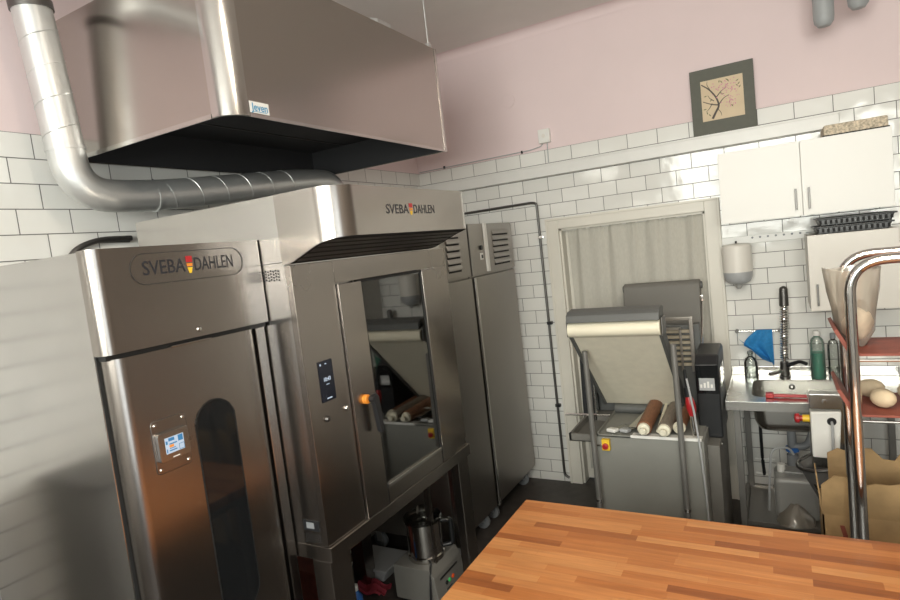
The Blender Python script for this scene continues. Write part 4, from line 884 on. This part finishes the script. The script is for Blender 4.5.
for (u, v) in ((0.45, 0.92), (0.50, 0.9), (0.63, 0.93), (0.66, 0.9), (0.48, 0.62), (0.52, 0.6), (0.87, 0.86), (0.9, 0.78), (0.86, 0.74), (0.92, 0.7), (0.12, 0.2), (0.07, 0.3), (0.1, 0.62), (0.23, 0.5), (0.72, 0.28), (0.18, 0.14)):
    q = Vector(pt(u, v)); a = random.uniform(0, PI); d = Vector((math.cos(a), 0, math.sin(a)))*0.011; e = Vector((-math.sin(a), 0, math.cos(a)))*0.0036
    g.quad(q-d, q-e, q+d, q+e)
g.solid(0.0004).build('leaves', M['leaf'], pp)

# ------------------------------------------------------------------ wall services
t = thing('junction_box', 'small white junction box on the pink wall above the tiles', 'junction box', (1.12, 0, 2.66))
G().box(1.078, 1.165, -0.035, 0.004, 2.615, 2.715, 0.005).build('box_body', M['white'], t)
G().lathe([(0.014, 0), (0.014, -0.003), (0, -0.003)], (1.12, -0.035, 2.665), 14, 'Y').build('button', M['cab_cream'], t)
wc = thing('wall_cable', 'thin dark cable clipped along the top of the tiles to the junction box', 'cable', (0.6, -0.005, 2.58))
G().tube(fillet([(1.10, -0.008, 2.615), (1.085, -0.008, 2.598), (1.0, -0.008, 2.585), (0.1, -0.008, 2.578), (0.012, -0.008, 2.578)], 0.02), 0.0035, 8).tube([(1.135, -0.008, 2.615), (1.13, -0.008, 2.46)], 0.004, 8).build('cord', M['grey_plastic'], wc)
for x in (0.25, 0.93): G().box(x-0.006, x+0.006, -0.014, 0.0, 2.572, 2.592).build('clip', M['black'], wc)
t = thing('conduit_pipe', 'thin steel conduit running along the tiles and down beside the door casing', 'pipe', (1.02, -0.02, 0.05))
G().tube(fillet([(0.12, -0.022, 2.185), (0.97, -0.022, 2.195), (1.010, -0.022, 2.185), (1.018, -0.022, 0.06), (1.055, -0.022, 0.04)], 0.045, 6), 0.0095, 12).build('pipe', M['dark_steel'], t)
for z in (1.93, 1.27, 0.62): G().box(1.0, 1.04, -0.034, 0.0, z-0.012, z+0.012, 0.003).build('clip', M['black'] if z < 1.5 else M['chrome'], t)
solo('blank_cover', G().lathe([(0.05, 0), (0.05, -0.004), (0.045, -0.006), (0, -0.006)], (0.86, 0.004, 2.98), 28, 'Y'), M['pink'], 'round painted over blank cover on the pink wall above the junction box', 'cover plate')
def ceiling_pipe(label, x, y, zb, r):
    t = thing('ceiling_pipe', label, 'pipe', (x, y, zb), 'grey pipes at the ceiling')
    G().lathe([(0, zb), (r*0.6, zb+0.008), (r*0.93, zb+0.03), (r, zb+0.06), (r, RH-0.03), (r*0.0, RH-0.03)], (x, y, 0), 28).build('pipe_body', M['pipe_grey'], t)
    G().lathe([(r*1.25, RH-0.03), (r*1.25, RH), (0, RH)], (x, y, 0), 28).build('flange', M['pipe_grey'], t)
ceiling_pipe('grey capped pipe hanging from the ceiling at the top right, left of two', 2.862, -0.3, 2.885, 0.050)
ceiling_pipe('grey capped pipe hanging from the ceiling at the top right, nearer the picture edge', 3.02, -0.3, 2.935, 0.050)

# ------------------------------------------------------------------ mixer, flour sack, bin, trolley at the right
t = thing('mixer', 'white mixing machine with a red stop button in front of the sink', 'mixer', (2.75, -0.92, 0))
G().box(2.72, 2.86, -0.86, -0.74, 0.0, 0.62, 0.01).build('column', M['grey_leg'], t)
G().box(2.66, 2.86, -0.93, -0.74, 0.62, 0.955, 0.008).build('head', M['s_sink'], t)
fc = G().prism([(2.663, 0.70), (2.775, 0.695), (2.792, 0.935), (2.662, 0.93)], 'Y', -1.0, -0.93, 0.008, 3).build('front_cover', M['cab_white'], t)
G().lathe([(0.0, -0.003), (0.018, -0.003), (0.020, 0.0)], (2.750, -1.0, 0.885), 18, 'Y').build('cable_hole', M['black'], fc)
G().tube(fillet([(2.750, -0.99, 0.885), (2.750, -1.035, 0.875), (2.748, -1.04, 0.80), (2.742, -1.035, 0.60), (2.742, -1.02, 0.40)], 0.03), 0.006, 8).build('cable', M['grey_plastic'], fc)
tp = G().box(2.662, 2.80, -1.0, -0.93, 0.945, 1.02, 0.004).build('top_plate', M['s_sink'], t)
G().lathe([(0.012, 0), (0.010, -0.005), (0, -0.006)], (2.725, -1.0, 0.985), 14, 'Y').build('screw', M['screw'], tp)
sb = G().lathe([(0.018, 0), (0.018, -0.03), (0.0, -0.03)], (0, 0, 0), 18, 'X').xf(Matrix.Translation((2.66, -0.97, 0.888))).build('stop_button_base', M['yellow'], t)
G().lathe([(0.013, -0.03), (0.013, -0.04), (0.024, -0.044), (0.024, -0.058), (0.018, -0.064), (0, -0.066)], (2.66, -0.97, 0.888), 20, 'X').build('stop_button', M['red'], t)
bm_ = Matrix.Translation((2.735, -0.98, 0.60)) @ Matrix.Rotation(math.radians(-14), 4, 'Y')
G().lathe([(0.055, -0.20), (0.075, -0.17), (0.095, -0.05), (0.118, 0.06), (0.125, 0.075), (0.120, 0.085)], (0, 0, 0), 9, close=False).solid(0.003).xf(bm_).build('bowl_guard', M['guard_film'], t, 20)
G().lathe([(0.0, -0.20), (0.054, -0.20), (0.072, -0.17), (0.09, -0.05), (0.10, 0.0)], (0, 0, 0), 28, close=False).solid(0.003).xf(bm_).build('bowl', M['s_bowl'], t)
g = G().tube([bm_ @ Vector((0.124*math.cos(a), 0.124*math.sin(a), 0.082)) for a in [2*PI*i/28 for i in range(28)]], 0.009, 8, closed=True).build('guard_ring', M['dark_steel'], t)
G().box(2.66, 2.86, -1.06, -0.74, 0.0, 0.04, 0.008).build('base', M['grey_leg'], t)
b = thing('waste_bin', 'round dark waste bin on the floor between the mixer and the cardboard box', 'bin', (2.84, -1.20, 0))
solo_b = G().lathe([(0.0, 0.0), (0.10, 0.0), (0.13, 0.30), (0.142, 0.305), (0.142, 0.315), (0.127, 0.315), (0.097, 0.012), (0, 0.012)], (2.80, -1.21, 0), 32).build('bucket', M['brown_bin'], b)
G().tube([(2.80+0.136*math.cos(a), -1.21+0.136*math.sin(a), 0.312) for a in [2*PI*i/32 for i in range(32)]], 0.008, 8, closed=True).build('rim', M['brown_bin'], b)
# cardboard box with its flaps up
t = thing('cardboard_box', 'tall torn brown cardboard box standing at the right edge', 'box', (2.84, -1.50, 0))
cx0, cx1, cy0, cy1, ch = 2.665, 3.02, -1.62, -1.37, 0.70
G().box(cx0, cx1, cy0, cy0+0.006, 0, ch).box(cx0, cx1, cy1-0.006, cy1, 0, ch).box(cx0, cx0+0.006, cy0, cy1, 0, ch).box(cx1-0.006, cx1, cy0, cy1, 0, ch).box(cx0, cx1, cy0, cy1, 0, 0.006).build('carton', M['cardboard'], t)
def flap(a, b2, out, h, seed):
    rnd = random.Random(seed); a, b2, out = Vector(a), Vector(b2), Vector(out)
    hs = [h*rnd.uniform(0.75, 1.15) for _ in range(9)]
    def f(u, v):
        i = min(7, int(u*8)); w = u*8-i; hh = hs[i]*(1-w)+hs[i+1]*w
        return a + (b2-a)*u + out*(hh*v) + Vector((0, 0, hh*v*0.95))
    return G().grid(f, 16, 3).solid(0.005)
flap((cx0, cy0, ch), (cx1, cy0, ch), (0, -0.18, 0), 0.17, 1).build('flap', M['cardboard'], t)
flap((cx0+0.003, cy0, ch), (cx0+0.003, cy1, ch), (-0.08, 0, 0), 0.12, 2).build('flap', M['cardboard'], t)
flap((cx0+0.04, cy1-0.003, ch), (cx1, cy1-0.003, ch), (0, 0.06, 0), 0.20, 3).build('flap', M['cardboard'], t)
g = G()
rnd = random.Random(5); zz = [(2.735+rnd.uniform(-0.008, 0.008), 0.02+i*0.04) for i in range(17)]
for (xa, za), (xb, zb) in zip(zz, zz[1:]): g.quad((xa-0.006, cy0-0.001, za), (xa+0.010, cy0-0.001, za), (xb+0.010, cy0-0.001, zb), (xb-0.006, cy0-0.001, zb))
g.solid(0.001).build('torn_strip', M['tray_red'], t)

# chrome trolley with bread trays
t = thing('bread_trolley', 'chrome tube trolley with reddish brown trays at the right edge', 'trolley', (2.95, -1.85, 0))
YA, YB = -1.68, -1.98
XA, XB, ZT = 2.765, 3.14, 1.80
for y, xx, zt in ((YA, XA, 1.735), (YB, XA, 1.735)):
    G().tube(fillet([(xx, y, 0.09), (xx, y, zt), (XB, y, zt), (XB, y, 0.09)], 0.11, 10), 0.0165, 16).build('tube_frame', M['chrome'], t)
for i, z in enumerate((0.30, 1.215, 1.42)):
    s = G().box(XA, XB, YB+0.01, YA-0.01, z, z+0.008)
    G().prism([(XA-0.050, z+0.085), (XA-0.040, z+0.09), (XA+0.010, z-0.006), (XA-0.004, z-0.010)], 'Y', YB+0.02, YA-0.02).prism([(XB+0.028, z+0.075), (XB+0.020, z+0.08), (XB-0.012, z-0.006), (XB-0.004, z-0.010)], 'Y', YB+0.02, YA-0.02).merge(s.b).build('tray', M['tray_red'], t)
    G().cyl((XA, YB, z-0.012), (XA, YA, z-0.012), 0.005, n=8).cyl((XB, YB, z-0.012), (XB, YA, z-0.012), 0.005, n=8).cyl((XA, YA, z-0.012), (XB, YA, z-0.012), 0.005, n=8).cyl((XA, YB, z-0.012), (XB, YB, z-0.012), 0.005, n=8).build('tray_wire', M['chrome'], t)
for (x, y) in ((XA, YA), (XA, YB), (XB, YA), (XB, YB)): G().lathe([(0, -0.012), (0.04, -0.012), (0.045, 0), (0.04, 0.012), (0, 0.012)], (x, y, 0.045), 18, 'Y').build('caster', M['black'], t)
# bread on the trays and a film bag on top
pk = None
for k, (x, y, z) in enumerate([(2.83, -1.75, 1.224), (2.85, -1.88, 1.224), (2.94, -1.78, 1.224), (2.97, -1.89, 1.224), (3.05, -1.79, 1.224)]):
    lab = 'pinkish wrapped loaf lying on the trays of the chrome trolley'
    if pk is None: pk = solo('wrapped_loaf', G().ball((0, 0, 0.032), 0.045, 0.035, 0.032, 14), M['bread'], lab, 'bread', 'loaves on the trolley'); pk.location = (x, y, z)
    else: dup(pk, (x, y, z), rotz=random.uniform(0, 3))
t = thing('bread_bag', 'clear bag of bread hung at the top of the chrome trolley', 'bag', (2.79, -1.82, 1.43))
def blob(seed, c, r, n=12, jit=0.006):
    random.seed(seed); return G().ball(c, *r, n).jitter(jit)
blob(3, (2.790, -1.82, 1.515), (0.050, 0.09, 0.075)).build('bread', M['sack_bread'], t, 60)
random.seed(4); G().lathe([(0.0, 1.43), (0.035, 1.432), (0.058, 1.48), (0.066, 1.56), (0.074, 1.62), (0.088, 1.70)], (2.787, -1.82, 0), 16, close=False).jitter(0.006).build('film', M['film'], t, 40)
